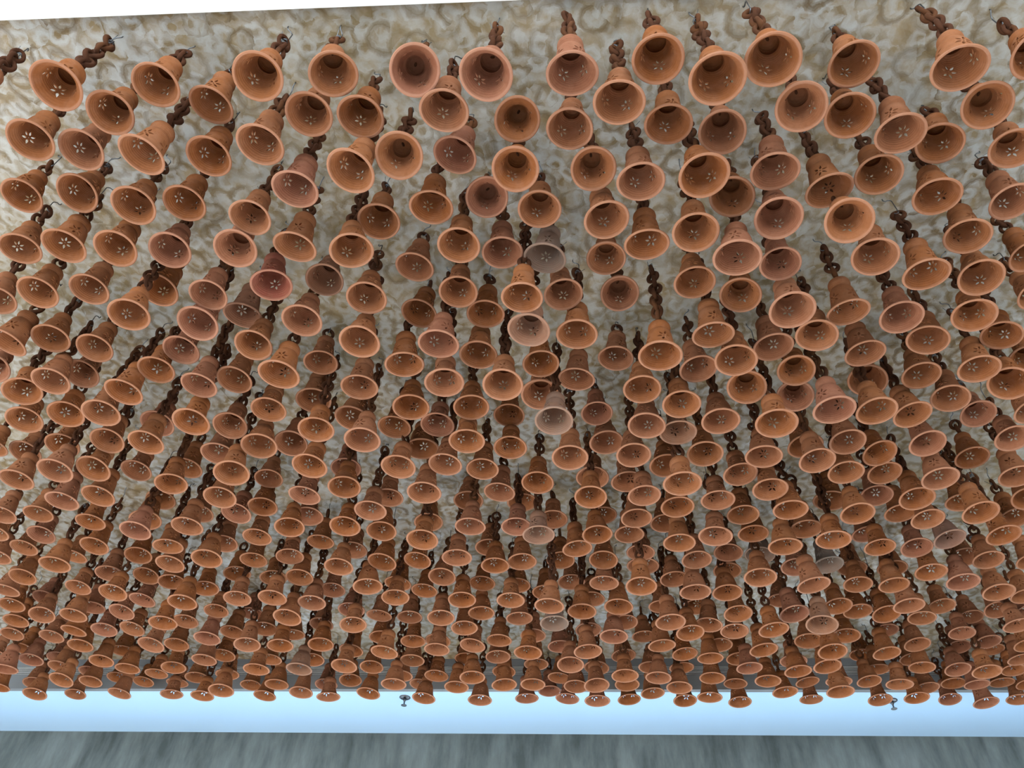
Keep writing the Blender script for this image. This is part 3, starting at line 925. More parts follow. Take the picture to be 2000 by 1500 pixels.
(0.494,2.135,1.803,0.1174,-0.022,-0.035,1,0.0,63,65),
(1.153,2.357,1.871,0.1234,-0.027,-0.051,0,0.0,79,69),
(1.616,2.448,1.883,0.1201,0.026,0.041,1,0.0,90,71),
(-1.421,2.314,1.933,0.1182,0.063,0.025,1,0.0,13,61),
(0.793,2.346,1.804,0.1234,0.096,-0.034,1,0.0,70,70),
(-1.424,2.541,1.872,0.1239,-0.063,0.011,0,0.0,14,68),
(1.017,2.571,1.789,0.1241,0.051,0.017,2,0.0,74,75),
(-0.311,2.477,1.807,0.1232,0.017,0.033,1,0.0,41,70),
(0.648,2.484,1.961,0.122,-0.001,-0.007,2,0.0,65,68),
(-0.794,2.546,1.94,0.1238,-0.069,-0.02,1,0.0,30,67),
(-1.66,2.358,1.801,0.1235,0.023,-0.1,0,0.0,6,65),
(1.514,2.301,1.93,0.1219,-0.041,-0.052,0,0.0,88,67),
(-0.628,2.312,2.004,0.1195,-0.051,-0.012,0,0.0,34,61),
(-0.504,2.339,1.825,0.121,0.029,-0.024,1,0.0,36,67),
(0.54,2.558,1.709,0.1197,0.031,0.02,0,0.0,63,76),
(1.057,2.365,1.789,0.123,0.013,-0.095,2,0.0,77,71),
(1.71,2.372,1.874,0.1204,-0.112,0.036,2,0.5,93,70),
(-1.943,2.23,1.934,0.1131,0.024,-0.1,1,0.0,0,58),
(1.309,2.784,1.727,0.1271,0.1,0.062,0,0.35,80,81),
(0.908,2.323,1.895,0.1196,0.011,-0.013,0,0.0,73,67),
(-1.23,2.497,1.821,0.1222,0.001,-0.043,0,0.0,18,69),
(-1.065,2.504,1.903,0.1232,0.082,0.038,1,0.0,23,67),
(1.815,2.554,1.81,0.123,0.018,-0.024,2,0.0,94,76),
(1.89,2.588,1.956,0.1228,0.012,0.063,0,0.0,94,73),
(0.134,2.398,1.802,0.1207,-0.043,-0.028,1,0.45,53,70),
(-1.395,2.456,1.757,0.1166,0.032,-0.0,2,0.0,13,69),
(0.511,2.386,1.899,0.1195,-0.038,-0.008,2,0.0,62,68),
(1.899,2.472,1.862,0.1174,-0.001,0.006,2,0.0,97,73),
(-0.826,2.465,1.821,0.1166,-0.071,0.027,2,0.0,28,69),
(-0.615,2.463,1.839,0.1219,0.028,0.008,1,0.0,34,69),
(-1.183,2.669,1.795,0.1238,-0.03,-0.0,2,0.0,20,73),
(-0.757,2.314,1.859,0.121,0.084,-0.087,1,0.0,30,65),
(0.673,2.417,1.817,0.1199,0.021,-0.034,0,0.0,66,71),
(-0.13,2.44,1.855,0.1181,0.027,-0.065,2,0.0,46,69),
(-0.151,2.511,2.04,0.1231,-0.016,-0.007,2,0.0,46,65),
(-0.486,2.542,1.885,0.12,0.01,0.041,2,0.0,37,69),
(0.784,2.598,1.874,0.1204,-0.016,0.013,0,0.0,68,73),
(1.995,2.628,1.823,0.1226,-0.011,0.007,2,0.0,98,77),
(-0.024,2.299,1.917,0.1188,0.066,-0.069,0,0.0,49,64),
(-1.904,2.614,1.925,0.1185,-0.009,-0.06,0,0.0,4,67),
(-1.458,2.644,2.056,0.1228,-0.037,0.037,0,0.0,16,65),
(0.61,2.815,1.983,0.1363,0.038,-0.066,0,0.0,63,74),
(1.184,2.599,1.868,0.1207,0.034,0.005,1,0.0,78,74),
(-0.94,2.388,1.993,0.1121,-0.038,-0.008,2,0.0,26,62),
(-0.959,2.475,1.92,0.1164,-0.05,0.004,2,0.0,26,66),
(0.071,2.518,2.053,0.1235,-0.06,-0.055,1,0.0,51,65),
(-1.832,2.776,1.796,0.1237,-0.018,-0.044,2,0.0,5,74),
(0.982,2.451,1.908,0.1191,0.023,-0.065,2,0.0,74,70),
(0.789,2.705,1.794,0.1238,-0.023,-0.051,2,0.0,68,77),
(0.199,2.528,1.982,0.1165,-0.008,0.037,1,0.0,54,68),
(0.419,2.68,1.906,0.1192,0.059,0.056,2,0.0,59,73),
(-0.31,2.587,1.977,0.1167,-0.037,0.05,0,0.0,42,68),
(1.692,2.539,1.837,0.122,0.009,-0.023,1,0.0,91,75),
(-1.242,2.572,1.943,0.1183,0.006,-0.017,0,0.0,19,67),
(1.47,2.502,1.979,0.1205,-0.065,-0.054,0,0.0,85,70),
(1.201,2.528,1.738,0.1266,-0.119,-0.072,0,0.0,79,76),
]
FAR = [
(-1.678,2.613,1.899,0.1195,0.001,-0.074,1,0.0,9,68),
(-2.045,2.611,1.908,0.1167,0.002,-0.011,0,0.0,0,67),
(1.067,2.651,1.955,0.1212,0.109,-0.043,2,0.8,74,72),
(0.05,2.443,1.869,0.1194,0.019,-0.036,1,0.0,50,69),
(2.283,2.89,1.912,0.1234,-0.079,0.069,1,0.0,100,80),
(0.405,2.555,2.037,0.1212,-0.069,-0.018,0,0.0,59,67),
(1.316,2.593,1.883,0.1201,-0.053,-0.013,0,1.0,81,74),
(-1.578,2.89,1.94,0.1179,-0.035,0.043,2,0.0,13,72),
(-1.95,2.766,1.931,0.1183,0.007,0.037,1,0.0,4,70),
(1.654,2.707,1.789,0.1239,-0.046,-0.046,0,0.0,89,79),
(1.242,2.862,1.82,0.1245,-0.07,0.073,0,0.0,78,80),
(-0.661,2.707,1.818,0.1176,0.026,0.02,2,0.0,33,74),
(1.453,2.421,1.854,0.1171,-0.002,-0.056,1,0.0,86,71),
(0.368,2.472,1.876,0.1174,-0.066,0.023,2,0.0,58,70),
(1.572,2.62,1.823,0.1196,-0.025,-0.056,2,0.0,87,76),
(2.113,2.523,1.906,0.117,-0.038,-0.015,0,0.0,100,73),
(-2.118,2.726,1.9,0.1178,0.049,-0.03,2,0.0,0,69),
(-1.003,2.641,1.893,0.1197,0.006,-0.051,1,0.0,25,70),
(1.633,2.853,1.839,0.1219,-0.054,0.082,0,0.0,87,80),
(0.935,2.645,1.954,0.1175,0.069,0.04,0,0.0,71,72),
(-0.46,2.407,1.947,0.1191,-0.034,-0.053,1,0.0,38,65),
(-1.358,2.673,1.845,0.1216,-0.074,-0.121,1,0.0,16,71),
(1.019,2.911,1.836,0.122,-0.036,0.061,1,0.0,72,80),
(-1.379,2.793,1.842,0.1218,0.059,0.003,0,0.0,17,73),
(0.3,2.573,1.877,0.1203,-0.098,-0.054,0,0.0,56,71),
(0.251,2.773,1.959,0.1173,-0.022,0.057,0,0.0,55,73),
(-1.69,2.738,1.871,0.1205,0.04,0.008,0,0.0,9,71),
(-0.55,2.82,1.806,0.1233,-0.093,-0.027,2,0.0,36,76),
(2.182,2.73,1.884,0.1201,-0.02,-0.027,0,0.0,100,78),
(1.423,2.834,1.851,0.1234,-0.041,0.016,1,0.0,82,79),
(-0.496,2.74,1.875,0.1204,0.12,0.019,2,0.0,37,73),
(0.581,2.699,1.968,0.1178,0.019,-0.028,1,0.0,63,72),
(1.692,2.786,2.025,0.1254,0.007,-0.024,2,0.0,87,74),
(0.501,2.507,1.912,0.1161,-0.003,-0.018,0,0.0,61,70),
(-1.174,2.749,1.928,0.1184,-0.029,0.024,0,0.0,22,71),
(0.084,2.699,1.888,0.1199,-0.044,-0.006,0,0.0,51,73),
(1.145,2.882,1.751,0.1241,-0.081,-0.0,1,0.0,76,82),
(-0.64,2.795,1.965,0.124,0.008,-0.01,1,0.0,34,72),
(2.19,3.191,1.791,0.124,0.022,0.02,1,0.0,96,88),
(1.95,2.952,1.959,0.12,-0.017,0.019,1,0.0,92,79),
(0.981,2.834,1.997,0.1202,0.039,0.02,2,0.0,71,74),
(2.226,2.991,1.983,0.1165,0.03,0.116,0,0.0,97,79),
(0.938,2.759,1.836,0.1214,-0.01,0.005,2,0.0,71,77),
(-0.253,2.877,1.912,0.119,0.065,0.078,2,0.0,43,75),
(0.719,2.892,1.765,0.1252,-0.049,0.027,0,0.0,66,81),
(-1.653,2.969,1.8,0.1191,0.017,0.07,1,0.0,11,77),
(0.824,2.994,1.782,0.1192,-0.046,0.065,0,0.0,67,82),
(1.469,2.701,1.873,0.116,0.051,-0.013,2,0.0,84,76),
(-1.73,3.009,1.918,0.1231,-0.051,-0.012,0,0.0,11,75),
(-0.057,2.782,2.01,0.1208,-0.01,0.015,0,0.0,48,71),
(-0.868,2.914,1.892,0.1197,-0.009,0.022,0,0.0,29,75),
(-0.18,2.617,1.832,0.1222,-0.019,-0.053,1,0.0,45,73),
(1.511,2.78,2.009,0.1218,0.037,-0.04,0,0.0,83,74),
(-2.17,2.893,1.893,0.1189,0.004,-0.054,2,0.0,0,73),
(-0.966,2.941,1.802,0.1235,0.004,-0.033,1,0.0,27,78),
(-1.471,3.139,1.768,0.1251,-0.051,-0.039,1,0.0,16,81),
(-2.118,3.314,1.872,0.1193,-0.065,0.117,2,0.0,4,80),
(0.231,2.874,1.718,0.1193,-0.02,-0.004,0,0.8,54,81),
(-0.914,3.054,1.78,0.1245,0.042,0.036,2,0.0,28,80),
(-0.444,2.923,1.827,0.1185,-0.039,0.021,1,0.0,39,78),
(-1.347,2.971,1.774,0.1245,-0.016,-0.024,2,0.0,18,78),
(-0.026,2.714,1.872,0.117,-0.036,-0.035,2,0.0,48,74),
(1.034,3.042,1.831,0.1222,0.007,0.02,1,0.0,72,82),
(-1.458,3.036,1.911,0.119,-0.116,-0.017,2,0.0,17,76),
(-0.162,2.958,1.856,0.1211,-0.04,0.009,0,0.0,45,78),
(1.425,3.002,1.736,0.1226,0.01,0.053,2,0.0,81,85),
(-2.057,2.861,1.926,0.1184,0.053,-0.025,1,0.0,2,71),
(-2.124,3.052,1.903,0.1193,-0.01,0.044,0,0.0,2,75),
(0.353,2.926,1.813,0.123,0.011,-0.012,0,0.0,57,80),
(-1.135,3.005,1.828,0.1208,-0.026,-0.013,1,0.0,23,78),
(1.531,3.057,1.849,0.1229,0.037,0.004,1,0.0,83,83),
(0.197,2.702,1.69,0.1157,0.065,-0.034,2,0.0,54,79),
(0.737,2.809,1.921,0.1187,-0.041,0.008,2,0.0,66,75),
(-1.308,3.051,1.897,0.1198,-0.089,0.0,1,0.0,20,77),
(-0.905,2.818,1.93,0.1183,-0.069,-0.026,1,0.0,28,72),
(1.395,3.139,1.862,0.1234,0.077,0.028,2,0.0,79,83),
(0.51,2.92,1.842,0.1217,0.038,0.014,2,0.0,60,79),
(-1.074,2.878,1.942,0.1179,-0.002,-0.033,1,0.0,25,73),
(-0.639,3.123,1.803,0.1201,-0.066,0.064,1,0.0,34,81),
(-0.255,3.103,1.85,0.1214,-0.048,0.045,0,0.0,43,80),
(-1.008,3.002,1.94,0.1179,-0.098,-0.006,1,0.0,27,75),
(1.535,2.894,1.871,0.1206,-0.028,-0.008,2,0.0,84,80),
(0.404,3.177,1.77,0.1248,-0.052,0.01,0,0.0,57,85),
(-1.587,3.048,1.942,0.1179,0.047,0.096,0,0.0,14,75),
(-1.196,3.062,1.989,0.1215,-0.093,-0.013,2,0.0,23,75),
(0.338,3.301,1.769,0.123,0.008,0.108,2,0.0,56,87),
(2.19,2.867,1.829,0.121,-0.073,-0.023,1,0.0,99,81),
(0.432,2.786,1.866,0.1207,0.025,-0.068,1,0.0,59,76),
(1.838,2.949,1.891,0.1189,0.067,-0.056,2,0.0,90,81),
(0.048,2.921,1.844,0.1216,-0.021,-0.027,1,0.0,50,78),
(-1.912,3.208,1.819,0.1196,0.021,-0.012,2,0.0,7,80),
(0.915,3.016,1.839,0.1195,0.107,-0.031,0,0.0,69,81),
(-0.082,3.023,1.987,0.1163,0.024,0.019,1,0.0,47,76),
(-0.357,2.784,1.924,0.1185,0.103,-0.01,1,0.0,41,73),
(-1.6,3.387,1.794,0.1238,0.067,0.059,1,0.0,15,84),
(-0.757,3.083,1.946,0.1192,-0.034,-0.005,1,0.0,32,77),
(2.167,3.356,1.887,0.1186,0.003,0.066,2,0.0,94,87),
(0.418,3.243,1.915,0.1209,-0.048,0.049,1,0.0,57,82),
(0.506,3.072,1.789,0.1241,0.028,-0.029,2,0.0,60,83),
(0.075,2.988,1.964,0.1172,-0.002,-0.011,2,0.0,51,76),
(-0.677,3.199,1.922,0.1218,0.007,0.016,2,0.0,34,79),
(0.582,3.19,1.934,0.1182,-0.015,0.049,2,0.0,61,81),
(0.095,3.149,1.897,0.1195,-0.032,-0.04,0,0.0,51,81),
(2.181,3.127,2.025,0.1173,-0.013,0.017,2,0.0,95,80),
(-1.845,3.389,1.857,0.1211,-0.027,0.015,1,0.0,10,82),
(2.377,3.11,1.886,0.1198,-0.04,-0.001,1,0.0,100,84),
(-0.782,2.782,1.988,0.1163,0.017,-0.081,0,0.0,31,71),
(-1.729,3.251,1.874,0.1204,0.076,0.068,1,0.0,12,80),
(-1.902,3.3,1.917,0.1218,-0.033,-0.053,2,0.0,9,79),
(-1.092,3.35,1.887,0.1206,-0.041,0.019,0,0.0,26,82),
(1.043,3.323,1.923,0.1223,-0.004,0.028,2,0.0,70,84),
(-0.152,3.199,1.863,0.1209,-0.039,0.019,0,0.0,45,82),
(0.316,2.981,1.993,0.1198,-0.029,0.012,1,0.0,56,76),
(0.141,3.233,1.779,0.1245,0.026,0.004,1,0.0,52,85),
(-0.813,3.01,1.831,0.1208,-0.013,-0.002,2,0.0,30,79),
(0.892,3.074,1.963,0.1243,-0.051,0.032,1,0.0,68,79),
(-2.26,3.286,1.897,0.1183,-0.027,0.009,2,0.0,1,79),
(-1.62,3.172,1.894,0.1197,0.08,-0.015,1,0.0,14,78),
(-1.127,3.284,1.767,0.1184,-0.083,0.05,0,0.0,24,84),
(-2.183,3.369,1.993,0.1173,0.046,0.083,2,0.0,4,78),
(-1.473,3.361,1.908,0.1191,-0.001,0.029,1,0.0,18,81),
(1.174,3.118,1.793,0.1239,-0.091,-0.009,0,0.0,75,85),
(1.918,3.19,1.906,0.1192,-0.035,0.039,0,0.0,90,84),
(-0.336,3.018,1.929,0.1184,0.067,-0.053,1,0.0,41,77),
(-1.883,3.091,1.89,0.1142,0.022,0.013,1,0.0,8,77),
(0.206,3.038,1.969,0.1211,-0.016,0.001,0,0.0,53,77),
(0.603,3.412,1.79,0.124,-0.004,0.019,1,0.0,61,88),
(-0.456,3.008,1.951,0.1214,0.063,-0.073,0,0.0,39,76),
(0.484,3.521,1.791,0.1218,-0.056,0.085,0,0.0,58,89),
(-1.713,3.378,1.864,0.1208,0.094,0.05,1,0.0,13,82),
(-0.995,3.34,1.802,0.1211,-0.07,-0.017,1,0.0,27,84),
(0.418,3.073,1.971,0.1169,0.02,0.016,0,0.0,58,78),
(1.364,3.263,1.78,0.1219,-0.072,-0.023,2,0.0,78,87),
(1.48,3.207,1.781,0.1244,-0.06,0.024,2,0.0,81,87),
(-1.345,3.359,1.827,0.1224,0.02,0.005,0,0.0,20,83),
(-0.284,3.433,1.923,0.1228,0.032,0.043,1,0.0,43,83),
(0.403,3.685,1.862,0.1209,0.021,0.056,2,0.0,56,89),
(-0.712,3.47,1.788,0.1238,0.026,0.039,1,0.0,34,87),
(1.881,3.389,1.813,0.1219,0.071,-0.086,1,0.0,88,89),
(-0.078,3.116,1.893,0.1197,-0.046,-0.032,2,0.0,47,80),
(1.804,3.209,1.981,0.1165,0.0,-0.014,2,0.0,87,82),
(-0.114,3.346,1.861,0.121,0.114,0.009,1,0.0,46,84),
(2.093,3.105,1.925,0.1162,0.043,-0.02,1,0.0,94,82),
(-2.223,3.139,1.883,0.1203,0.049,-0.103,2,0.0,1,77),
(-1.346,3.759,1.773,0.1248,-0.038,0.053,2,0.0,22,90),
(-1.875,2.931,1.944,0.1178,0.098,-0.095,1,0.0,7,72),
(1.743,3.157,1.833,0.1221,-0.053,-0.014,0,0.0,87,85),
(-0.821,3.377,1.839,0.1219,-0.045,0.012,2,0.0,31,84),
(0.74,3.187,1.825,0.1225,-0.067,-0.048,0,0.0,65,84),
(0.758,3.41,1.788,0.1189,0.073,-0.017,2,0.0,64,88),
(-0.928,3.513,1.782,0.1226,0.032,-0.021,2,0.45,29,87),
(0.501,3.623,1.934,0.1222,0.069,0.065,2,0.0,58,87),
(-2.308,3.446,1.908,0.1191,0.002,0.007,0,0.0,2,81),
(1.248,2.984,1.962,0.1172,0.052,-0.057,2,0.0,76,78),
(1.989,3.394,1.949,0.1206,-0.044,0.011,0,0.0,89,86),
(1.392,3.353,1.88,0.1227,0.029,0.011,1,0.0,78,86),
(0.723,3.032,1.926,0.1184,0.008,-0.076,0,0.0,65,79),
(1.968,3.305,1.858,0.118,0.073,-0.064,0,0.0,90,87),
(0.872,3.312,1.861,0.121,-0.088,0.007,1,0.0,67,85),
(-0.507,3.287,1.77,0.125,0.072,-0.04,1,0.0,38,85),
(0.047,3.621,1.817,0.1228,-0.072,0.02,0,0.0,49,89),
(-1.61,3.739,1.867,0.1207,-0.072,0.019,1,0.0,17,87),
(-2.014,3.558,1.86,0.121,-0.006,0.018,2,0.0,8,84),
(0.166,3.301,1.904,0.1193,-0.007,0.006,0,0.0,52,83),
(-1.138,3.548,1.786,0.1242,-0.019,-0.044,1,0.0,25,87),
(0.618,3.493,1.936,0.1181,-0.085,0.054,2,0.0,61,85),
(1.643,3.485,1.861,0.121,0.019,-0.054,0,0.0,82,89),
(-1.23,3.509,2.056,0.1274,-0.002,-0.075,1,0.0,25,80),
(-1.313,3.271,1.919,0.115,-0.001,0.027,1,0.0,21,80),
(-1.271,3.445,1.914,0.1189,0.029,0.019,0,0.0,23,82),
(1.043,3.519,1.86,0.121,0.039,-0.023,0,0.0,70,88),
(1.834,3.563,2.053,0.1182,0.061,-0.0,2,0.0,84,85),
(-0.188,3.71,1.836,0.122,0.002,0.009,0,0.0,45,89),
(1.175,3.35,1.83,0.1182,-0.034,-0.018,0,0.0,73,87),
(-1.547,3.53,1.879,0.1202,-0.016,0.019,0,0.0,17,84),
(0.75,3.505,1.888,0.1246,0.077,-0.039,2,0.0,64,87),
(2.249,3.404,2.034,0.1179,-0.014,0.054,2,0.0,94,84),
(-0.401,3.428,1.911,0.119,-0.036,-0.006,1,0.0,40,84),
(-0.418,3.295,1.959,0.1173,-0.03,-0.025,0,0.0,40,80),
(0.873,3.502,1.793,0.1211,0.04,0.004,2,0.0,66,90),
(-2.274,3.876,1.953,0.1205,-0.036,0.031,1,0.0,6,86),
(0.008,3.494,1.892,0.1197,-0.035,0.026,2,0.0,49,86),
(-0.749,3.89,1.929,0.1184,-0.077,0.084,2,0.0,34,89),
(1.584,3.374,1.752,0.1259,-0.032,-0.011,0,0.0,82,90),
(-2.391,4.027,1.824,0.121,-0.023,0.07,2,0.0,3,90),
(-1.356,3.657,1.904,0.1205,0.023,0.033,1,0.0,22,85),
(-2.174,3.561,1.9,0.1194,0.038,0.022,2,0.0,5,83),
(0.302,3.396,1.91,0.1229,-0.04,-0.044,2,0.0,55,84),
(1.297,3.479,1.84,0.1218,0.041,-0.011,2,0.0,75,89),
(-0.109,3.55,1.809,0.1232,-0.06,0.023,2,0.0,46,88),
(-0.901,3.604,1.881,0.1219,-0.001,0.029,0,0.0,30,86),
(2.264,3.584,1.94,0.119,0.026,-0.025,2,0.0,93,89),
(-1.409,3.577,1.833,0.1209,0.001,-0.036,2,0.0,20,86),
(1.767,3.438,1.846,0.1142,-0.047,0.03,2,0.0,85,89),
(-0.71,3.55,1.912,0.1193,0.062,0.024,0,0.0,34,85),
(1.167,3.443,1.927,0.1224,-0.012,0.016,2,0.0,72,86),
(-2.135,3.751,1.776,0.1218,0.076,0.11,2,0.0,6,89),
(0.973,3.817,1.887,0.1199,-0.026,0.067,0,0.0,67,91),
(-0.618,3.684,1.902,0.1193,0.002,0.052,2,0.0,36,87),
(-0.856,3.437,1.977,0.1167,0.037,0.035,2,0.0,31,81),
(-2.395,3.688,1.784,0.1262,-0.025,-0.107,2,0.0,0,87),
(-0.558,3.448,1.935,0.1181,-0.066,0.005,2,0.0,37,83),
(-1.937,3.663,1.841,0.1177,-0.038,0.038,0,0.0,10,86),
(0.043,3.735,1.944,0.1178,0.032,0.05,0,0.0,49,87),
(2.263,3.198,1.946,0.1177,-0.059,0.025,2,0.0,97,84),
(0.651,3.644,1.867,0.1207,0.014,0.063,0,0.0,61,89),
(2.411,3.62,1.866,0.1207,-0.052,0.024,0,0.0,96,92),
(-1.375,3.855,1.905,0.1192,-0.048,-0.021,0,0.0,22,88),
(-2.381,3.582,1.912,0.1125,0.013,0.049,2,0.0,1,83),
(-0.411,3.594,1.901,0.1199,-0.013,-0.007,2,0.0,40,86),
(2.28,3.69,1.911,0.1107,0.026,0.089,2,0.0,93,91),
(0.973,3.262,1.819,0.1188,-0.018,-0.075,0,0.0,69,86),
(0.201,3.639,1.943,0.1233,-0.029,-0.028,0,0.0,52,87),
(-0.484,3.599,1.777,0.1217,-0.0,-0.018,2,0.0,38,89),
(1.932,3.709,1.896,0.1196,0.003,0.051,1,0.0,86,91),
(-2.453,3.837,1.97,0.1232,0.107,0.022,0,0.0,2,85),
(0.508,3.702,1.803,0.1235,-0.003,0.005,1,0.0,58,91),
(2.608,3.539,1.932,0.1136,-0.039,0.017,0,0.0,100,89),
(2.493,3.434,1.944,0.1137,0.015,0.018,1,0.0,99,87),
(-2.002,3.423,1.861,0.121,0.108,-0.109,2,0.0,7,82),
(-0.982,3.865,1.837,0.122,0.008,0.024,0,0.0,29,90),
(2.042,3.567,1.844,0.1202,-0.021,0.003,1,0.0,90,91),
(-1.587,4.01,1.955,0.1205,-0.057,0.008,2,0.0,19,88),
(2.417,3.248,1.895,0.1185,-0.071,-0.038,0,0.0,100,86),
(2.424,3.42,2.041,0.1092,0.009,0.027,1,0.0,97,85),
(-2.34,3.766,1.878,0.1209,-0.024,0.017,2,0.0,3,86),
(2.601,3.647,1.907,0.1146,0.072,-0.02,1,0.0,99,91),
(-0.981,3.431,1.911,0.1212,-0.076,-0.094,2,0.0,29,83),
(-2.076,3.913,1.854,0.1186,0.007,0.021,2,0.0,9,89),
(1.398,3.556,1.829,0.1223,-0.083,-0.004,1,0.0,77,90),
(-2.485,4.133,1.932,0.1216,-0.074,0.049,2,0.0,3,89),
(-2.028,4.077,1.963,0.1183,-0.021,0.029,1,0.0,12,88),
(0.183,3.565,1.799,0.1199,0.008,-0.01,2,0.0,52,89),
(-2.542,3.777,1.9,0.1179,0.035,0.025,1,0.0,0,85),
(-0.276,3.341,1.828,0.118,0.031,-0.019,0,0.0,43,85),
(2.13,3.599,1.915,0.1203,-0.053,0.011,2,0.0,91,90),
(0.009,3.336,1.889,0.1198,0.011,-0.049,2,0.0,49,83),
(-0.356,3.853,1.838,0.1201,0.062,0.003,2,0.0,41,91),
(-0.471,3.696,1.871,0.1229,0.009,-0.021,2,0.0,39,88),
(0.701,3.369,1.972,0.1136,-0.037,-0.022,2,0.0,63,83),
(-1.916,3.782,1.963,0.1208,-0.04,-0.03,2,0.0,12,85),
(-1.11,3.852,1.865,0.1208,-0.036,-0.03,2,0.0,27,89),
(-0.293,3.709,1.888,0.1199,0.028,0.004,1,0.0,43,88),
(-1.834,3.741,1.849,0.1197,-0.016,-0.049,2,0.0,12,87),
(0.917,3.58,1.937,0.1226,-0.051,-0.041,1,0.0,67,87),
(-1.12,3.647,1.892,0.1197,0.011,-0.033,1,0.0,26,86),
(-1.506,3.964,1.836,0.1188,-0.009,-0.002,1,0.0,20,91),
(-1.764,3.922,1.92,0.1187,-0.005,-0.049,1,0.0,15,88),
(-2.138,3.981,1.938,0.1206,0.028,0.024,2,0.0,9,88),
(-2.208,3.808,1.871,0.12,0.07,0.029,0,0.0,6,87),
(0.328,3.773,1.947,0.1177,0.091,-0.025,0,0.0,55,88),
(-1.957,4.019,1.849,0.1203,0.08,0.005,0,0.0,12,90),
(-0.553,3.243,1.927,0.1184,0.054,-0.098,1,0.0,37,80),
(-0.894,4.0,1.952,0.1197,0.012,0.052,0,0.0,32,89),
(1.213,3.708,1.937,0.1162,0.061,-0.038,2,0.0,72,89),
(2.508,3.579,1.956,0.1174,-0.013,-0.066,2,0.0,98,89),
(-0.643,3.875,1.857,0.1211,0.078,0.024,2,0.0,36,90),
(1.251,3.805,1.89,0.1175,-0.01,0.023,2,0.0,72,91),
(0.29,3.929,1.952,0.1153,-0.044,0.031,0,0.0,54,90),
(2.334,3.514,1.902,0.1182,-0.028,-0.069,2,0.0,95,89),
(0.801,3.771,1.893,0.1197,-0.077,0.02,2,0.0,64,90),
(-0.152,3.659,1.964,0.1135,-0.041,-0.007,2,0.0,45,86),
(0.698,3.876,1.905,0.1186,-0.081,0.029,0,0.0,61,91),
(0.377,3.869,1.887,0.1199,0.075,-0.01,1,0.0,55,91),
(-2.674,4.098,1.919,0.1183,0.017,0.011,0,0.0,0,89),
(1.067,3.694,1.85,0.1214,0.041,-0.039,0,0.0,69,91),
(-2.602,4.034,1.851,0.1221,0.01,-0.076,0,0.0,0,90),
(1.565,3.662,1.943,0.1178,-0.122,-0.014,2,0.0,79,89),
(-0.07,3.826,1.832,0.1222,0.007,-0.009,2,0.0,47,91),
(-1.706,4.063,1.881,0.1176,-0.07,-0.033,1,0.0,17,90),
(1.848,3.481,1.934,0.1204,0.022,-0.087,0,0.0,86,87),
(-0.85,3.92,1.848,0.1193,-0.094,-0.062,1,0.0,32,91),
(1.605,3.764,1.905,0.1153,-0.0,-0.058,1,0.0,79,91),
(-1.221,4.074,1.907,0.1192,0.049,0.011,0,0.0,26,91),
(0.17,3.898,1.89,0.1198,-0.06,-0.03,0,0.0,51,91),
(-1.735,4.15,1.987,0.1188,-0.008,-0.054,1,0.0,17,89),
(-0.389,3.939,1.953,0.1193,0.074,0.005,1,0.0,41,89),
(-2.293,4.228,1.927,0.1134,-0.041,0.044,0,0.0,7,90),
(-1.323,4.114,1.98,0.1166,-0.006,0.012,2,0.0,24,89),
(-1.936,4.185,1.999,0.1159,0.022,0.028,1,0.0,14,89),
]
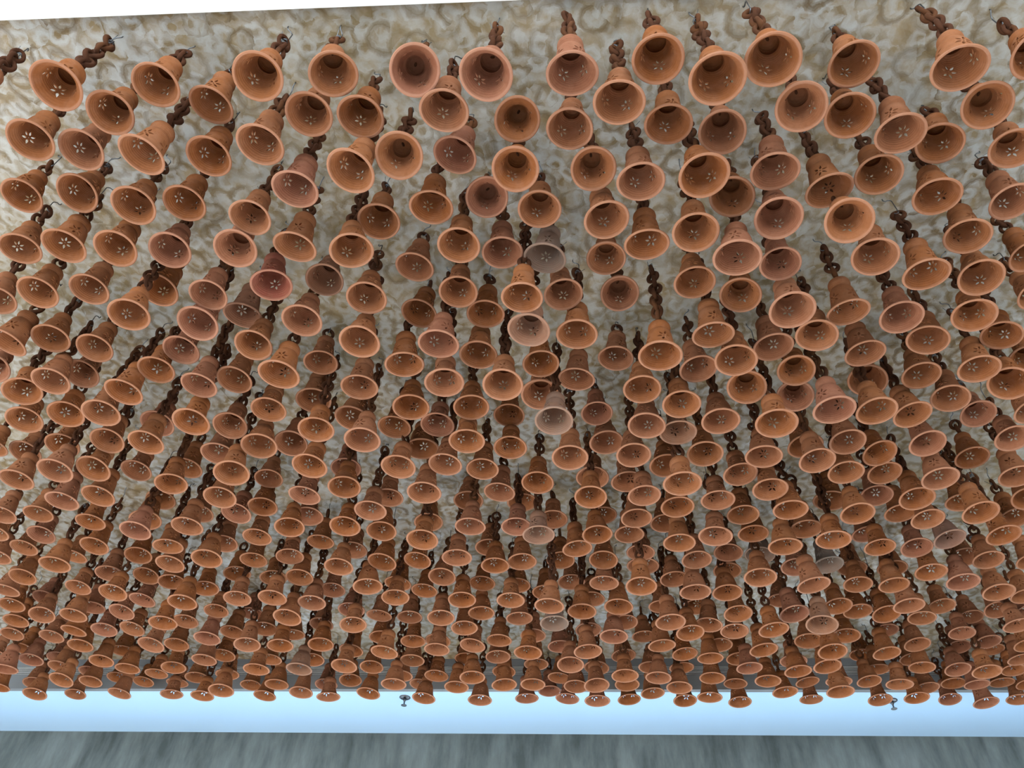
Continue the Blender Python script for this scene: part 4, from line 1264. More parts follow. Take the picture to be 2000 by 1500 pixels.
SPECIAL = {
    (5, 11): 'terracotta bell at upper left corner, six bright petal holes ringed inside',
    (53, 34): 'pale grey-rimmed bell with dark inside, just above the middle of the field',
    (41, 9): 'bell of the top row seen face-on, round dark inner top filling its centre',
    (52, 43): 'bell with pale dusty rim and a blue-grey smudge at its lower edge',
    (94, 9): 'large bell at upper right with thick brown links looped over its top',
    (26, 37): 'deep red-pink bell showing a crisp white six-petal flower at left',
    (54, 55): 'bell with grey ash-tinted rim and bright petal holes below the centre',
    (56, 10): 'tall terracotta bell of the top row with flower cut above its mouth',
    (47, 10): 'wide bell of the top row under one flat tilted brown link',
    (96, 14): 'reddish bell at upper right, hanging below the large corner bell',
    (48, 26): 'bell seen straight from below, its dark inner circle centred',
    (64, 46): 'tall bell with a collared cap, alone below a knot of chain links',
    (83, 41): 'tall bell with a collared cap and slit petals, pale front rim, right of centre',
    (100, 7): 'bell cut off by the right edge at the top corner',
    (61, 38): 'bell seen nearly face-on beside a bare patch of ceiling, hook showing below it',
    (0, 11): 'bell hanging just beyond the upper left edge, only its brown links showing',
    (70, 10): 'large round-mouthed clay bell, seventy percent across and ten percent down the photo',
    (75, 8): 'large oval-mouthed clay bell, seventy-five percent across and eight percent down the photo',
    (64, 8): 'large round-mouthed clay bell, sixty-four percent across and eight percent down the photo',
    (60, 13): 'large round-mouthed clay bell, sixty percent across and thirteen percent down the photo',
    (25, 10): 'large round-mouthed clay bell, twenty-five percent across and ten percent down the photo',
    (78, 14): 'large oval-mouthed clay bell, seventy-eight percent across and fourteen percent down the photo',
    (83, 15): 'large round-mouthed clay bell, eighty-three percent across and fifteen percent down the photo',
    (69, 23): 'large oval-mouthed clay bell, sixty-nine percent across and twenty-three percent down the photo',
    (43, 14): 'round-mouthed clay bell, forty-three percent across and fourteen percent down the photo',
    (39, 20): 'round-mouthed clay bell, thirty-nine percent across and twenty percent down the photo',
    (83, 8): 'large oval-mouthed clay bell, eighty-three percent across and eight percent down the photo',
    (14, 20): 'round-mouthed clay bell, fourteen percent across and twenty percent down the photo',
    (34, 22): 'oval-mouthed clay bell, thirty-four percent across and twenty-two percent down the photo',
    (65, 16): 'round-mouthed clay bell, sixty-five percent across and sixteen percent down the photo',
    (50, 22): 'round-mouthed clay bell, fifty percent across and twenty-two percent down the photo',
    (25, 19): 'round-mouthed clay bell, twenty-five percent across and nineteen percent down the photo',
    (88, 17): 'large oval-mouthed clay bell, eighty-eight percent across and seventeen percent down the photo',
    (33, 10): 'round-mouthed clay bell, thirty-three percent across and ten percent down the photo',
    (30, 15): 'round-mouthed clay bell, thirty percent across and fifteen percent down the photo',
    (15, 11): 'round-mouthed clay bell, fifteen percent across and eleven percent down the photo',
    (83, 29): 'large oval-mouthed clay bell, eighty-three percent across and twenty-nine percent down the photo',
    (35, 15): 'round-mouthed clay bell, thirty-five percent across and fifteen percent down the photo',
    (11, 15): 'oval-mouthed clay bell, eleven percent across and fifteen percent down the photo',
    (51, 16): 'round-mouthed clay bell, fifty-one percent across and sixteen percent down the photo',
    (3, 18): 'oval-mouthed clay bell, three percent across and eighteen percent down the photo',
    (71, 17): 'oval-mouthed clay bell, seventy-one percent across and seventeen percent down the photo',
    (99, 26): 'oval-mouthed clay bell cut by the right edge, twenty-six percent down the photo',
    (21, 14): 'round-mouthed clay bell, twenty-one percent across and fourteen percent down the photo',
    (56, 17): 'round-mouthed clay bell, fifty-six percent across and seventeen percent down the photo',
    (76, 28): 'oval-mouthed clay bell, seventy-six percent across and twenty-eight percent down the photo',
    (58, 22): 'round-mouthed clay bell, fifty-eight percent across and twenty-two percent down the photo',
    (92, 19): 'oval-mouthed clay bell, ninety-two percent across and nineteen percent down the photo',
    (68, 30): 'oval-mouthed clay bell, sixty-eight percent across and thirty percent down the photo',
    (86, 23): 'oval-mouthed clay bell, eighty-six percent across and twenty-three percent down the photo',
    (8, 19): 'oval-mouthed clay bell, eight percent across and nineteen percent down the photo',
    (92, 26): 'oval-mouthed clay bell, ninety-two percent across and twenty-six percent down the photo',
    (72, 26): 'round-mouthed clay bell, seventy-two percent across and twenty-six percent down the photo',
    (76, 22): 'oval-mouthed clay bell, seventy-six percent across and twenty-two percent down the photo',
    (72, 34): 'oval-mouthed clay bell, seventy-two percent across and thirty-four percent down the photo',
    (29, 25): 'oval-mouthed clay bell, twenty-nine percent across and twenty-five percent down the photo',
    (63, 24): 'oval-mouthed clay bell, sixty-three percent across and twenty-four percent down the photo',
    (81, 25): 'oval-mouthed clay bell, eighty-one percent across and twenty-five percent down the photo',
    (20, 20): 'oval-mouthed clay bell, twenty percent across and twenty percent down the photo',
    (91, 36): 'oval-mouthed clay bell, ninety-one percent across and thirty-six percent down the photo',
    (59, 29): 'oval-mouthed clay bell, fifty-nine percent across and twenty-nine percent down the photo',
    (99, 19): 'oval-mouthed clay bell cut by the right edge, nineteen percent down the photo',
    (86, 33): 'oval-mouthed clay bell, eighty-six percent across and thirty-three percent down the photo',
    (42, 27): 'round-mouthed clay bell, forty-two percent across and twenty-seven percent down the photo',
    (44, 20): 'oval-mouthed clay bell, forty-four percent across and twenty percent down the photo',
    (95, 31): 'oval-mouthed clay bell, ninety-five percent across and thirty-one percent down the photo',
    (8, 25): 'oval-mouthed clay bell, eight percent across and twenty-five percent down the photo',
    (2, 26): 'round-mouthed clay bell, two percent across and twenty-six percent down the photo',
    (13, 27): 'oval-mouthed clay bell, thirteen percent across and twenty-seven percent down the photo',
    (77, 40): 'oval-mouthed clay bell, seventy-seven percent across and forty percent down the photo',
    (18, 26): 'oval-mouthed clay bell, eighteen percent across and twenty-six percent down the photo',
    (96, 36): 'oval-mouthed clay bell, ninety-six percent across and thirty-six percent down the photo',
    (63, 32): 'oval-mouthed clay bell, sixty-three percent across and thirty-two percent down the photo',
    (53, 27): 'oval-mouthed clay bell, fifty-three percent across and twenty-seven percent down the photo',
    (24, 28): 'oval-mouthed clay bell, twenty-four percent across and twenty-eight percent down the photo',
    (37, 29): 'oval-mouthed clay bell, thirty-seven percent across and twenty-nine percent down the photo',
    (23, 32): 'oval-mouthed clay bell, twenty-three percent across and thirty-two percent down the photo',
    (11, 32): 'oval-mouthed clay bell, eleven percent across and thirty-two percent down the photo',
    (45, 32): 'oval-mouthed clay bell, forty-five percent across and thirty-two percent down the photo',
    (17, 33): 'oval-mouthed clay bell, seventeen percent across and thirty-three percent down the photo',
    (88, 41): 'oval-mouthed clay bell, eighty-eight percent across and forty-one percent down the photo',
    (6, 32): 'oval-mouthed clay bell, six percent across and thirty-two percent down the photo',
    (80, 44): 'oval-mouthed clay bell, eighty percent across and forty-four percent down the photo',
    (49, 33): 'oval-mouthed clay bell, forty-nine percent across and thirty-three percent down the photo',
    (2, 32): 'oval-mouthed clay bell, two percent across and thirty-two percent down the photo',
    (29, 32): 'oval-mouthed clay bell, twenty-nine percent across and thirty-two percent down the photo',
    (76, 34): 'oval-mouthed clay bell, seventy-six percent across and thirty-four percent down the photo',
    (34, 33): 'oval-mouthed clay bell, thirty-four percent across and thirty-three percent down the photo',
    (95, 41): 'flat-oval-mouthed clay bell, ninety-five percent across and forty-one percent down the photo',
    (72, 47): 'oval-mouthed clay bell, seventy-two percent across and forty-seven percent down the photo',
    (72, 38): 'oval-mouthed clay bell, seventy-two percent across and thirty-eight percent down the photo',
    (68, 37): 'oval-mouthed clay bell, sixty-eight percent across and thirty-seven percent down the photo',
    (36, 39): 'oval-mouthed clay bell, thirty-six percent across and thirty-nine percent down the photo',
    (51, 39): 'oval-mouthed clay bell, fifty-one percent across and thirty-nine percent down the photo',
    (59, 34): 'oval-mouthed clay bell, fifty-nine percent across and thirty-four percent down the photo',
    (27, 49): 'oval-mouthed clay bell, twenty-seven percent across and forty-nine percent down the photo',
    (100, 38): 'oval-mouthed clay bell cut by the right edge, thirty-eight percent down the photo',
    (19, 42): 'oval-mouthed clay bell, nineteen percent across and forty-two percent down the photo',
    (100, 33): 'flat-oval-mouthed clay bell cut by the right edge, thirty-three percent down the photo',
    (4, 38): 'oval-mouthed clay bell, four percent across and thirty-eight percent down the photo',
    (9, 38): 'oval-mouthed clay bell, nine percent across and thirty-eight percent down the photo',
    (43, 45): 'oval-mouthed clay bell, forty-three percent across and forty-five percent down the photo',
    (70, 44): 'flat-oval-mouthed clay bell, seventy percent across and forty-four percent down the photo',
    (55, 38): 'oval-mouthed clay bell, fifty-five percent across and thirty-eight percent down the photo',
    (13, 41): 'flat-oval-mouthed clay bell, thirteen percent across and forty-one percent down the photo',
    (29, 42): 'oval-mouthed clay bell, twenty-nine percent across and forty-two percent down the photo',
    (15, 38): 'oval-mouthed clay bell, fifteen percent across and thirty-eight percent down the photo',
    (91, 44): 'flat-oval-mouthed clay bell, ninety-one percent across and forty-four percent down the photo',
    (32, 36): 'oval-mouthed clay bell, thirty-two percent across and thirty-six percent down the photo',
    (96, 48): 'flat-oval-mouthed clay bell, ninety-six percent across and forty-eight percent down the photo',
    (63, 51): 'oval-mouthed clay bell, sixty-three percent across and fifty-one percent down the photo',
    (40, 35): 'oval-mouthed clay bell, forty percent across and thirty-five percent down the photo',
    (1, 45): 'flat-oval-mouthed clay bell cut by the left edge, forty-five percent down the photo',
    (56, 44): 'flat-oval-mouthed clay bell, fifty-six percent across and forty-four percent down the photo',
    (24, 41): 'oval-mouthed clay bell, twenty-four percent across and forty-one percent down the photo',
    (98, 44): 'flat-oval-mouthed clay bell, ninety-eight percent across and forty-four percent down the photo',
    (99, 50): 'flat-oval-mouthed clay bell cut by the right edge, fifty percent down the photo',
    (20, 38): 'oval-mouthed clay bell, twenty percent across and thirty-eight percent down the photo',
    (45, 38): 'oval-mouthed clay bell, forty-five percent across and thirty-eight percent down the photo',
    (82, 53): 'flat-oval-mouthed clay bell, eighty-two percent across and fifty-three percent down the photo',
    (85, 46): 'flat-oval-mouthed clay bell, eighty-five percent across and forty-six percent down the photo',
    (76, 55): 'flat-oval-mouthed clay bell, seventy-six percent across and fifty-five percent down the photo',
    (43, 50): 'oval-mouthed clay bell, forty-three percent across and fifty percent down the photo',
    (76, 45): 'flat-oval-mouthed clay bell, seventy-six percent across and forty-five percent down the photo',
    (35, 44): 'flat-oval-mouthed clay bell, thirty-five percent across and forty-four percent down the photo',
    (9, 45): 'oval-mouthed clay bell, nine percent across and forty-five percent down the photo',
    (68, 48): 'oval-mouthed clay bell, sixty-eight percent across and forty-eight percent down the photo',
    (49, 50): 'flat-oval-mouthed clay bell, forty-nine percent across and fifty percent down the photo',
    (47, 46): 'oval-mouthed clay bell, forty-seven percent across and forty-six percent down the photo',
    (2, 51): 'oval-mouthed clay bell, two percent across and fifty-one percent down the photo',
    (41, 41): 'oval-mouthed clay bell, forty-one percent across and forty-one percent down the photo',
    (12, 51): 'flat-oval-mouthed clay bell, twelve percent across and fifty-one percent down the photo',
    (93, 52): 'flat-oval-mouthed clay bell, ninety-three percent across and fifty-two percent down the photo',
    (73, 50): 'flat-oval-mouthed clay bell, seventy-three percent across and fifty percent down the photo',
    (86, 54): 'flat-oval-mouthed clay bell, eighty-six percent across and fifty-four percent down the photo',
    (47, 41): 'oval-mouthed clay bell, forty-seven percent across and forty-one percent down the photo',
    (85, 50): 'flat-oval-mouthed clay bell, eighty-five percent across and fifty percent down the photo',
    (78, 48): 'oval-mouthed clay bell, seventy-eight percent across and forty-eight percent down the photo',
    (53, 51): 'flat-oval-mouthed clay bell, fifty-three percent across and fifty-one percent down the photo',
    (0, 39): 'flat-oval-mouthed clay bell cut by the left edge, thirty-nine percent down the photo',
    (39, 47): 'flat-oval-mouthed clay bell, thirty-nine percent across and forty-seven percent down the photo',
    (90, 49): 'flat-oval-mouthed clay bell, ninety percent across and forty-nine percent down the photo',
    (5, 44): 'flat-oval-mouthed clay bell, five percent across and forty-four percent down the photo',
    (96, 54): 'flat-oval-mouthed clay bell, ninety-six percent across and fifty-four percent down the photo',
    (25, 45): 'flat-oval-mouthed clay bell, twenty-five percent across and forty-five percent down the photo',
    (19, 55): 'flat-oval-mouthed clay bell, nineteen percent across and fifty-five percent down the photo',
    (8, 49): 'oval-mouthed clay bell, eight percent across and forty-nine percent down the photo',
    (100, 47): 'flat-oval-mouthed clay bell cut by the right edge, forty-seven percent down the photo',
    (15, 48): 'flat-oval-mouthed clay bell, fifteen percent across and forty-eight percent down the photo',
    (2, 55): 'flat-oval-mouthed clay bell, two percent across and fifty-five percent down the photo',
    (46, 53): 'oval-mouthed clay bell, forty-six percent across and fifty-three percent down the photo',
    (23, 49): 'oval-mouthed clay bell, twenty-three percent across and forty-nine percent down the photo',
    (53, 47): 'oval-mouthed clay bell, fifty-three percent across and forty-seven percent down the photo',
    (67, 53): 'flat-oval-mouthed clay bell, sixty-seven percent across and fifty-three percent down the photo',
    (89, 54): 'flat-oval-mouthed clay bell, eighty-nine percent across and fifty-four percent down the photo',
    (19, 50): 'flat-oval-mouthed clay bell, nineteen percent across and fifty percent down the photo',
    (78, 52): 'flat-oval-mouthed clay bell, seventy-eight percent across and fifty-two percent down the photo',
    (5, 50): 'flat-oval-mouthed clay bell, five percent across and fifty percent down the photo',
    (10, 54): 'flat-oval-mouthed clay bell, ten percent across and fifty-four percent down the photo',
    (99, 57): 'flat-oval-mouthed clay bell cut by the right edge, fifty-seven percent down the photo',
    (18, 46): 'flat-oval-mouthed clay bell, eighteen percent across and forty-six percent down the photo',
    (6, 54): 'flat-oval-mouthed clay bell, six percent across and fifty-four percent down the photo',
    (91, 58): 'flat-oval-mouthed clay bell, ninety-one percent across and fifty-eight percent down the photo',
    (35, 50): 'flat-oval-mouthed clay bell, thirty-five percent across and fifty percent down the photo',
    (40, 53): 'flat-oval-mouthed clay bell, forty percent across and fifty-three percent down the photo',
    (70, 55): 'flat-oval-mouthed clay bell, seventy percent across and fifty-five percent down the photo',
    (60, 47): 'oval-mouthed clay bell, sixty percent across and forty-seven percent down the photo',
    (66, 56): 'flat-oval-mouthed clay bell, sixty-six percent across and fifty-six percent down the photo',
    (100, 53): 'flat-oval-mouthed clay bell cut by the right edge, fifty-three percent down the photo',
    (63, 55): 'flat-oval-mouthed clay bell, sixty-three percent across and fifty-five percent down the photo',
    (56, 49): 'flat-oval-mouthed clay bell, fifty-six percent across and forty-nine percent down the photo',
    (31, 56): 'flat-oval-mouthed clay bell, thirty-one percent across and fifty-six percent down the photo',
    (69, 59): 'flat-oval-mouthed clay bell, sixty-nine percent across and fifty-nine percent down the photo',
    (22, 55): 'flat-oval-mouthed clay bell, twenty-two percent across and fifty-five percent down the photo',
    (83, 58): 'flat-oval-mouthed clay bell, eighty-three percent across and fifty-eight percent down the photo',
    (26, 53): 'flat-oval-mouthed clay bell, twenty-six percent across and fifty-three percent down the photo',
    (25, 58): 'flat-oval-mouthed clay bell, twenty-five percent across and fifty-eight percent down the photo',
    (67, 63): 'flat-oval-mouthed clay bell, sixty-seven percent across and sixty-three percent down the photo',
    (35, 57): 'flat-oval-mouthed clay bell, thirty-five percent across and fifty-seven percent down the photo',
    (62, 59): 'oval-mouthed clay bell, sixty-two percent across and fifty-nine percent down the photo',
    (5, 61): 'flat-oval-mouthed clay bell, five percent across and sixty-one percent down the photo',
    (23, 62): 'flat-oval-mouthed clay bell, twenty-three percent across and sixty-two percent down the photo',
    (31, 52): 'flat-oval-mouthed clay bell, thirty-one percent across and fifty-two percent down the photo',
    (10, 57): 'flat-oval-mouthed clay bell, ten percent across and fifty-seven percent down the photo',
    (99, 62): 'flat-oval-mouthed clay bell cut by the right edge, sixty-two percent down the photo',
    (90, 65): 'flat-oval-mouthed clay bell, ninety percent across and sixty-five percent down the photo',
    (56, 60): 'flat-oval-mouthed clay bell, fifty-six percent across and sixty percent down the photo',
    (14, 58): 'flat-oval-mouthed clay bell, fourteen percent across and fifty-eight percent down the photo',
    (92, 62): 'flat-oval-mouthed clay bell, ninety-two percent across and sixty-two percent down the photo',
    (31, 47): 'flat-oval-mouthed clay bell, thirty-one percent across and forty-seven percent down the photo',
    (15, 55): 'flat-oval-mouthed clay bell, fifteen percent across and fifty-five percent down the photo',
    (96, 67): 'flat-oval-mouthed clay bell, ninety-six percent across and sixty-seven percent down the photo',
    (80, 60): 'flat-oval-mouthed clay bell, eighty percent across and sixty percent down the photo',
    (86, 59): 'flat-oval-mouthed clay bell, eighty-six percent across and fifty-nine percent down the photo',
    (75, 59): 'flat-oval-mouthed clay bell, seventy-five percent across and fifty-nine percent down the photo',
    (39, 61): 'flat-oval-mouthed clay bell, thirty-nine percent across and sixty-one percent down the photo',
    (43, 55): 'flat-oval-mouthed clay bell, forty-three percent across and fifty-five percent down the photo',
    (9, 61): 'flat-oval-mouthed clay bell, nine percent across and sixty-one percent down the photo',
    (46, 57): 'flat-oval-mouthed clay bell, forty-six percent across and fifty-seven percent down the photo',
    (100, 65): 'flat-oval-mouthed clay bell cut by the right edge, sixty-five percent down the photo',
    (79, 58): 'flat-oval-mouthed clay bell, seventy-nine percent across and fifty-eight percent down the photo',
    (28, 58): 'flat-oval-mouthed clay bell, twenty-eight percent across and fifty-eight percent down the photo',
    (6, 58): 'flat-oval-mouthed clay bell, six percent across and fifty-eight percent down the photo',
    (83, 62): 'flat-oval-mouthed clay bell, eighty-three percent across and sixty-two percent down the photo',
    (30, 61): 'flat-oval-mouthed clay bell, thirty percent across and sixty-one percent down the photo',
    (86, 62): 'flat-oval-mouthed clay bell, eighty-six percent across and sixty-two percent down the photo',
    (65, 61): 'flat-oval-mouthed clay bell, sixty-five percent across and sixty-one percent down the photo',
    (59, 58): 'flat-oval-mouthed clay bell, fifty-nine percent across and fifty-eight percent down the photo',
    (72, 62): 'flat-oval-mouthed clay bell, seventy-two percent across and sixty-two percent down the photo',
    (41, 64): 'flat-oval-mouthed clay bell, forty-one percent across and sixty-four percent down the photo',
    (95, 60): 'flat-oval-mouthed clay bell, ninety-five percent across and sixty percent down the photo',
    (0, 48): 'flat-oval-mouthed clay bell cut by the left edge, forty-eight percent down the photo',
    (34, 54): 'flat-oval-mouthed clay bell, thirty-four percent across and fifty-four percent down the photo',
    (75, 64): 'flat-oval-mouthed clay bell, seventy-five percent across and sixty-four percent down the photo',
    (58, 54): 'oval-mouthed clay bell, fifty-eight percent across and fifty-four percent down the photo',
    (84, 67): 'flat-oval-mouthed clay bell, eighty-four percent across and sixty-seven percent down the photo',
    (50, 58): 'flat-oval-mouthed clay bell, fifty percent across and fifty-eight percent down the photo',
    (17, 63): 'flat-oval-mouthed clay bell, seventeen percent across and sixty-three percent down the photo',
    (21, 59): 'flat-oval-mouthed clay bell, twenty-one percent across and fifty-nine percent down the photo',
    (58, 65): 'flat-oval-mouthed clay bell, fifty-eight percent across and sixty-five percent down the photo',
    (2, 59): 'flat-oval-mouthed clay bell, two percent across and fifty-nine percent down the photo',
    (38, 56): 'flat-oval-mouthed clay bell, thirty-eight percent across and fifty-six percent down the photo',
    (81, 65): 'flat-oval-mouthed clay bell, eighty-one percent across and sixty-five percent down the photo',
    (98, 70): 'flat-oval-mouthed clay bell, ninety-eight percent across and seventy percent down the photo',
    (43, 61): 'flat-oval-mouthed clay bell, forty-three percent across and sixty-one percent down the photo',
    (34, 63): 'flat-oval-mouthed clay bell, thirty-four percent across and sixty-three percent down the photo',
    (58, 62): 'flat-oval-mouthed clay bell, fifty-eight percent across and sixty-two percent down the photo',
    (2, 63): 'flat-oval-mouthed clay bell, two percent across and sixty-three percent down the photo',
    (41, 58): 'flat-oval-mouthed clay bell, forty-one percent across and fifty-eight percent down the photo',
    (77, 66): 'flat-oval-mouthed clay bell, seventy-seven percent across and sixty-six percent down the photo',
    (50, 54): 'oval-mouthed clay bell, fifty percent across and fifty-four percent down the photo',
    (66, 66): 'flat-oval-mouthed clay bell, sixty-six percent across and sixty-six percent down the photo',
    (99, 67): 'flat-oval-mouthed clay bell cut by the right edge, sixty-seven percent down the photo',
    (91, 68): 'flat-oval-mouthed clay bell, ninety-one percent across and sixty-eight percent down the photo',
    (86, 65): 'flat-oval-mouthed clay bell, eighty-six percent across and sixty-five percent down the photo',
    (61, 63): 'flat-oval-mouthed clay bell, sixty-one percent across and sixty-three percent down the photo',
    (94, 65): 'flat-oval-mouthed clay bell, ninety-four percent across and sixty-five percent down the photo',
    (10, 65): 'flat-oval-mouthed clay bell, ten percent across and sixty-five percent down the photo',
    (52, 63): 'flat-oval-mouthed clay bell, fifty-two percent across and sixty-three percent down the photo',
    (70, 65): 'flat-oval-mouthed clay bell, seventy percent across and sixty-five percent down the photo',
    (81, 70): 'flat-oval-mouthed clay bell, eighty-one percent across and seventy percent down the photo',
    (47, 61): 'flat-oval-mouthed clay bell, forty-seven percent across and sixty-one percent down the photo',
    (18, 61): 'flat-oval-mouthed clay bell, eighteen percent across and sixty-one percent down the photo',
    (21, 65): 'flat-oval-mouthed clay bell, twenty-one percent across and sixty-five percent down the photo',
    (63, 65): 'flat-oval-mouthed clay bell, sixty-three percent across and sixty-five percent down the photo',
    (79, 69): 'flat-oval-mouthed clay bell, seventy-nine percent across and sixty-nine percent down the photo',
    (90, 71): 'flat-oval-mouthed clay bell, ninety percent across and seventy-one percent down the photo',
    (13, 61): 'flat-oval-mouthed clay bell, thirteen percent across and sixty-one percent down the photo',
    (70, 70): 'flat-oval-mouthed clay bell, seventy percent across and seventy percent down the photo',
    (14, 68): 'flat-oval-mouthed clay bell, fourteen percent across and sixty-eight percent down the photo',
    (74, 75): 'flat-oval-mouthed clay bell, seventy-four percent across and seventy-five percent down the photo',
    (41, 70): 'flat-oval-mouthed clay bell, forty-one percent across and seventy percent down the photo',
    (65, 68): 'flat-oval-mouthed clay bell, sixty-five percent across and sixty-eight percent down the photo',
    (30, 67): 'flat-oval-mouthed clay bell, thirty percent across and sixty-seven percent down the photo',
    (6, 65): 'flat-oval-mouthed clay bell, six percent across and sixty-five percent down the photo',
    (88, 67): 'flat-oval-mouthed clay bell, eighty-eight percent across and sixty-seven percent down the photo',
    (34, 61): 'flat-oval-mouthed clay bell, thirty-four percent across and sixty-one percent down the photo',
    (36, 67): 'flat-oval-mouthed clay bell, thirty-six percent across and sixty-seven percent down the photo',
    (63, 76): 'flat-oval-mouthed clay bell, sixty-three percent across and seventy-six percent down the photo',
    (77, 71): 'flat-oval-mouthed clay bell, seventy-seven percent across and seventy-one percent down the photo',
    (93, 70): 'flat-oval-mouthed clay bell, ninety-three percent across and seventy percent down the photo',
    (0, 58): 'flat-oval-mouthed clay bell cut by the left edge, fifty-eight percent down the photo',
    (80, 81): 'flat-oval-mouthed clay bell, eighty percent across and eighty-one percent down the photo',
    (73, 67): 'flat-oval-mouthed clay bell, seventy-three percent across and sixty-seven percent down the photo',
    (18, 69): 'flat-oval-mouthed clay bell, eighteen percent across and sixty-nine percent down the photo',
    (23, 67): 'flat-oval-mouthed clay bell, twenty-three percent across and sixty-seven percent down the photo',
    (94, 76): 'flat-oval-mouthed clay bell, ninety-four percent across and seventy-six percent down the photo',
    (94, 73): 'flat-oval-mouthed clay bell, ninety-four percent across and seventy-three percent down the photo',
    (53, 70): 'flat-oval-mouthed clay bell, fifty-three percent across and seventy percent down the photo',
    (13, 69): 'flat-oval-mouthed clay bell, thirteen percent across and sixty-nine percent down the photo',
    (62, 68): 'flat-oval-mouthed clay bell, sixty-two percent across and sixty-eight percent down the photo',
    (97, 73): 'flat-oval-mouthed clay bell, ninety-seven percent across and seventy-three percent down the photo',
    (28, 69): 'flat-oval-mouthed clay bell, twenty-eight percent across and sixty-nine percent down the photo',
    (34, 69): 'flat-oval-mouthed clay bell, thirty-four percent across and sixty-nine percent down the photo',
    (20, 73): 'flat-oval-mouthed clay bell, twenty percent across and seventy-three percent down the photo',
    (30, 65): 'flat-oval-mouthed clay bell, thirty percent across and sixty-five percent down the photo',
    (66, 71): 'flat-oval-mouthed clay bell, sixty-six percent across and seventy-one percent down the photo',
    (46, 69): 'flat-oval-mouthed clay bell, forty-six percent across and sixty-nine percent down the photo',
    (46, 65): 'flat-oval-mouthed clay bell, forty-six percent across and sixty-five percent down the photo',
    (37, 69): 'flat-oval-mouthed clay bell, thirty-seven percent across and sixty-nine percent down the photo',
    (68, 73): 'flat-oval-mouthed clay bell, sixty-eight percent across and seventy-three percent down the photo',
    (98, 77): 'flat-oval-mouthed clay bell, ninety-eight percent across and seventy-seven percent down the photo',
    (49, 64): 'flat-oval-mouthed clay bell, forty-nine percent across and sixty-four percent down the photo',
    (4, 67): 'flat-oval-mouthed clay bell, four percent across and sixty-seven percent down the photo',
    (16, 65): 'flat-oval-mouthed clay bell, sixteen percent across and sixty-five percent down the photo',
    (63, 74): 'flat-oval-mouthed clay bell, sixty-three percent across and seventy-four percent down the photo',
    (78, 74): 'flat-oval-mouthed clay bell, seventy-eight percent across and seventy-four percent down the photo',
    (26, 62): 'flat-oval-mouthed clay bell, twenty-six percent across and sixty-two percent down the photo',
    (26, 66): 'flat-oval-mouthed clay bell, twenty-six percent across and sixty-six percent down the photo',
    (51, 65): 'flat-oval-mouthed clay bell, fifty-one percent across and sixty-five percent down the photo',
    (5, 74): 'flat-oval-mouthed clay bell, five percent across and seventy-four percent down the photo',
    (74, 70): 'flat-oval-mouthed clay bell, seventy-four percent across and seventy percent down the photo',
    (68, 77): 'flat-oval-mouthed clay bell, sixty-eight percent across and seventy-seven percent down the photo',
    (54, 68): 'flat-oval-mouthed clay bell, fifty-four percent across and sixty-eight percent down the photo',
    (59, 73): 'flat-oval-mouthed clay bell, fifty-nine percent across and seventy-three percent down the photo',
    (42, 68): 'flat-oval-mouthed clay bell, forty-two percent across and sixty-eight percent down the photo',
    (91, 75): 'flat-oval-mouthed clay bell, ninety-one percent across and seventy-five percent down the photo',
    (19, 67): 'flat-oval-mouthed clay bell, nineteen percent across and sixty-seven percent down the photo',
    (85, 70): 'flat-oval-mouthed clay bell, eighty-five percent across and seventy percent down the photo',
    (79, 76): 'flat-oval-mouthed clay bell, seventy-nine percent across and seventy-six percent down the photo',
}
rng = random.Random(11)
PITCHL = 2 * 0.165 - 2 * 0.051 * 0.95

def placement(row):
    """matrices (world) of body, loop, links, hook, tie for one bell"""
    x, y, h, d, ax, ay, var, soot = row[:8]
    m0 = Vector((x, y, CAMZ + h))
    a = Vector((ax, ay, math.sqrt(max(0.0, 1 - ax * ax - ay * ay))))
    q = Vector((0, 0, 1)).rotation_difference(a)
    spin = Matrix.Rotation(rng.random() * 6.283, 4, 'Z')
    body = Matrix.Translation(m0) @ q.to_matrix().to_4x4() @ spin @ Matrix.Scale(d, 4)
    top = m0 + a * (HV[var] * d)
    loop = Matrix.Translation(top + a * (0.045 * d)) @ q.to_matrix().to_4x4() @ spin @ Matrix.Scale(d, 4)
    p = top + a * (0.107 * d)
    room = ZC - p.z
    pit = PITCHL * d
    first = 0.165 * d - 0.042 * d
    n = int((room - 0.035 - (0.165 - 0.051) * d - first) / pit) + 1
    n = max(1, n)
    if n > 2 and rng.random() < 0.18: n -= 1
    links = []
    z = p.z + first
    phase = rng.random() * 3.14
    cx, cy = p.x, p.y
    for k in range(n):
        tl = Matrix.Rotation(rng.uniform(-0.16, 0.16), 4, 'X') @ Matrix.Rotation(rng.uniform(-0.16, 0.16), 4, 'Y')
        mm = Matrix.Translation((cx, cy, z)) @ Matrix.Rotation(phase + (k % 2) * 1.57 + rng.uniform(-0.35, 0.35), 4, 'Z') @ tl @ Matrix.Scale(d, 4)
        links.append((mm, rng.randrange(3)))
        z += pit
        cx += rng.uniform(-0.0025, 0.0025); cy += rng.uniform(-0.0025, 0.0025)
    ztop = z - pit + (0.165 - 0.051) * d
    L = max(0.012, ZC - ztop + 0.006)
    hz = ztop - 0.006
    hook = (Matrix.Translation((cx, cy, hz)) @ Matrix.Rotation(rng.random() * 6.283, 4, 'Z'), L)
    tie = None
    if rng.random() < 0.4:
        tie = Matrix.Translation((cx, cy, ztop - 0.006)) @ Matrix.Rotation(rng.random() * 6.283, 4, 'Z')
    return m0, body, loop, links, hook, tie

def child(name, me, parent, local):
    o = bpy.data.objects.new(name, me)
    COL.objects.link(o)
    o.parent = parent
    o.matrix_basis = local
    return o

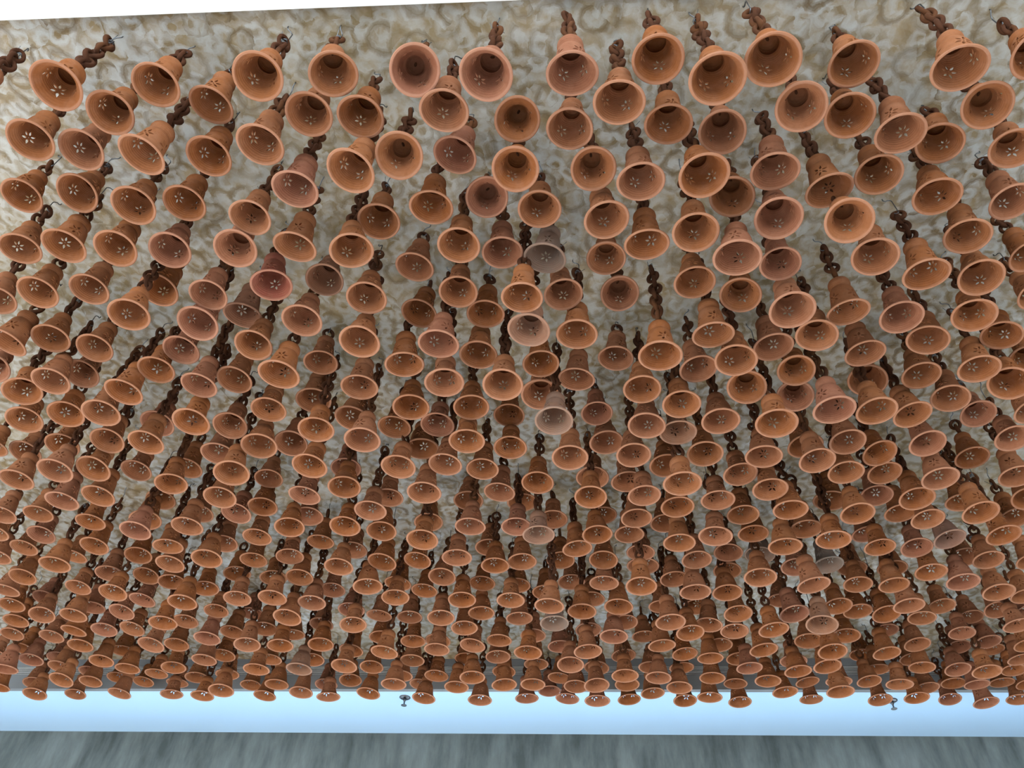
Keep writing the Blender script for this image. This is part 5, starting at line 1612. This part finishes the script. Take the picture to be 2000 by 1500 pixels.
for row in NEAR:
    m0, body, loop, links, hook, tie = placement(row)
    root = empty('clay_bell', m0)
    key = (row[8], row[9])
    lab = SPECIAL.get(key) or 'terracotta bell with flower cut-outs, mouth %d%% across and %d%% down the photo' % key
    tag(root, lab, 'bell', 'terracotta bells hanging from the ceiling')
    inv = Matrix.Translation(-m0)
    b = child('bell_body', ME_BELL[row[6]], root, inv @ body)
    b['rnd'] = rng.random() * 0.92 if row[7] >= 0 else 1.0
    b['soot'] = max(0.0, float(row[7]))
    child('hanger_loop', ME_LOOP, b, body.inverted() @ loop)
    for mm, k in links:
        child('chain_link', ME_LINK[k], root, inv @ mm)
    child('wire_hook', hook_mesh(hook[1])[1], root, inv @ hook[0])
    if tie is not None:
        child('wire_tie', ME_TIE, root, inv @ tie)

# the smaller bells at the back of the field, past the 300 nearest: one object
VS, LS, LT, PM, AB, AR, AS = [], [], [], [], [], [], []
off = 0
def flat_faces(f):
    return np.array([i for q in f for i in q], dtype=np.int64), np.array([len(q) for q in f], dtype=np.int64)
LO = [(g[0], *flat_faces(g[1])) for g in GEO_LO]
LKF = [(np.array(v_), *flat_faces(f_)) for v_, f_ in (torus_geo(0.165, 0.120 + 0.012 * k, 0.051, 12, 6, k) for k in range(3))]
lv2, lf2 = torus_geo(0.066, 0.066, 0.030, 10, 5)
LPF = (np.array(lv2), *flat_faces(lf2))
def put(geo, M, mat, rnd=0.5, soot=0.0, bell=False):
    global off
    v, idx, cnt = geo
    mm = np.array(M)
    w = v @ mm[:3, :3].T + mm[:3, 3]
    VS.append(w); LS.append(idx + off); LT.append(cnt); PM.append(np.full(len(cnt), mat))
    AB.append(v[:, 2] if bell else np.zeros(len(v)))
    AR.append(np.full(len(v), rnd)); AS.append(np.full(len(v), soot))
    off += len(v)
for row in FAR:
    m0, body, loop, links, hook, tie = placement(row)
    rr = rng.random() * 0.92
    put(LO[row[6]], body, 0, rr, row[7], True)
    put(LPF, loop, 1)
    for mm, k in links:
        put(LKF[k], mm, 1)
    (hv_, hf_), _ = hook_mesh(hook[1])
    put((np.array(hv_), *flat_faces(hf_)), hook[0], 2)
Vv = np.concatenate(VS); Ll = np.concatenate(LS); Lc = np.concatenate(LT); Pm = np.concatenate(PM)
me = bpy.data.meshes.new('far_clay_bells')
me.vertices.add(len(Vv)); me.vertices.foreach_set('co', Vv.astype(np.float32).ravel())
me.loops.add(len(Ll)); me.loops.foreach_set('vertex_index', Ll.astype(np.int32))
me.polygons.add(len(Lc))
me.polygons.foreach_set('loop_start', np.concatenate([[0], np.cumsum(Lc)[:-1]]).astype(np.int32))
me.polygons.foreach_set('material_index', Pm.astype(np.int32))
for m_ in (M_CLAY_FAR, M_LINK, M_STEEL): me.materials.append(m_)
me.update(calc_edges=True)
me.validate()
for nm, arr in (('bz', AB), ('rnd', AR), ('soot', AS)):
    at = me.attributes.new(nm, 'FLOAT', 'POINT')
    at.data.foreach_set('value', np.concatenate(arr).astype(np.float32))
me.shade_smooth()
me.set_sharp_from_angle(angle=R(42))
fo = bpy.data.objects.new('far_clay_bells', me)
COL.objects.link(fo)
tag(fo, 'dense field of small terracotta bells hanging at the far end', 'bells', kind='stuff')
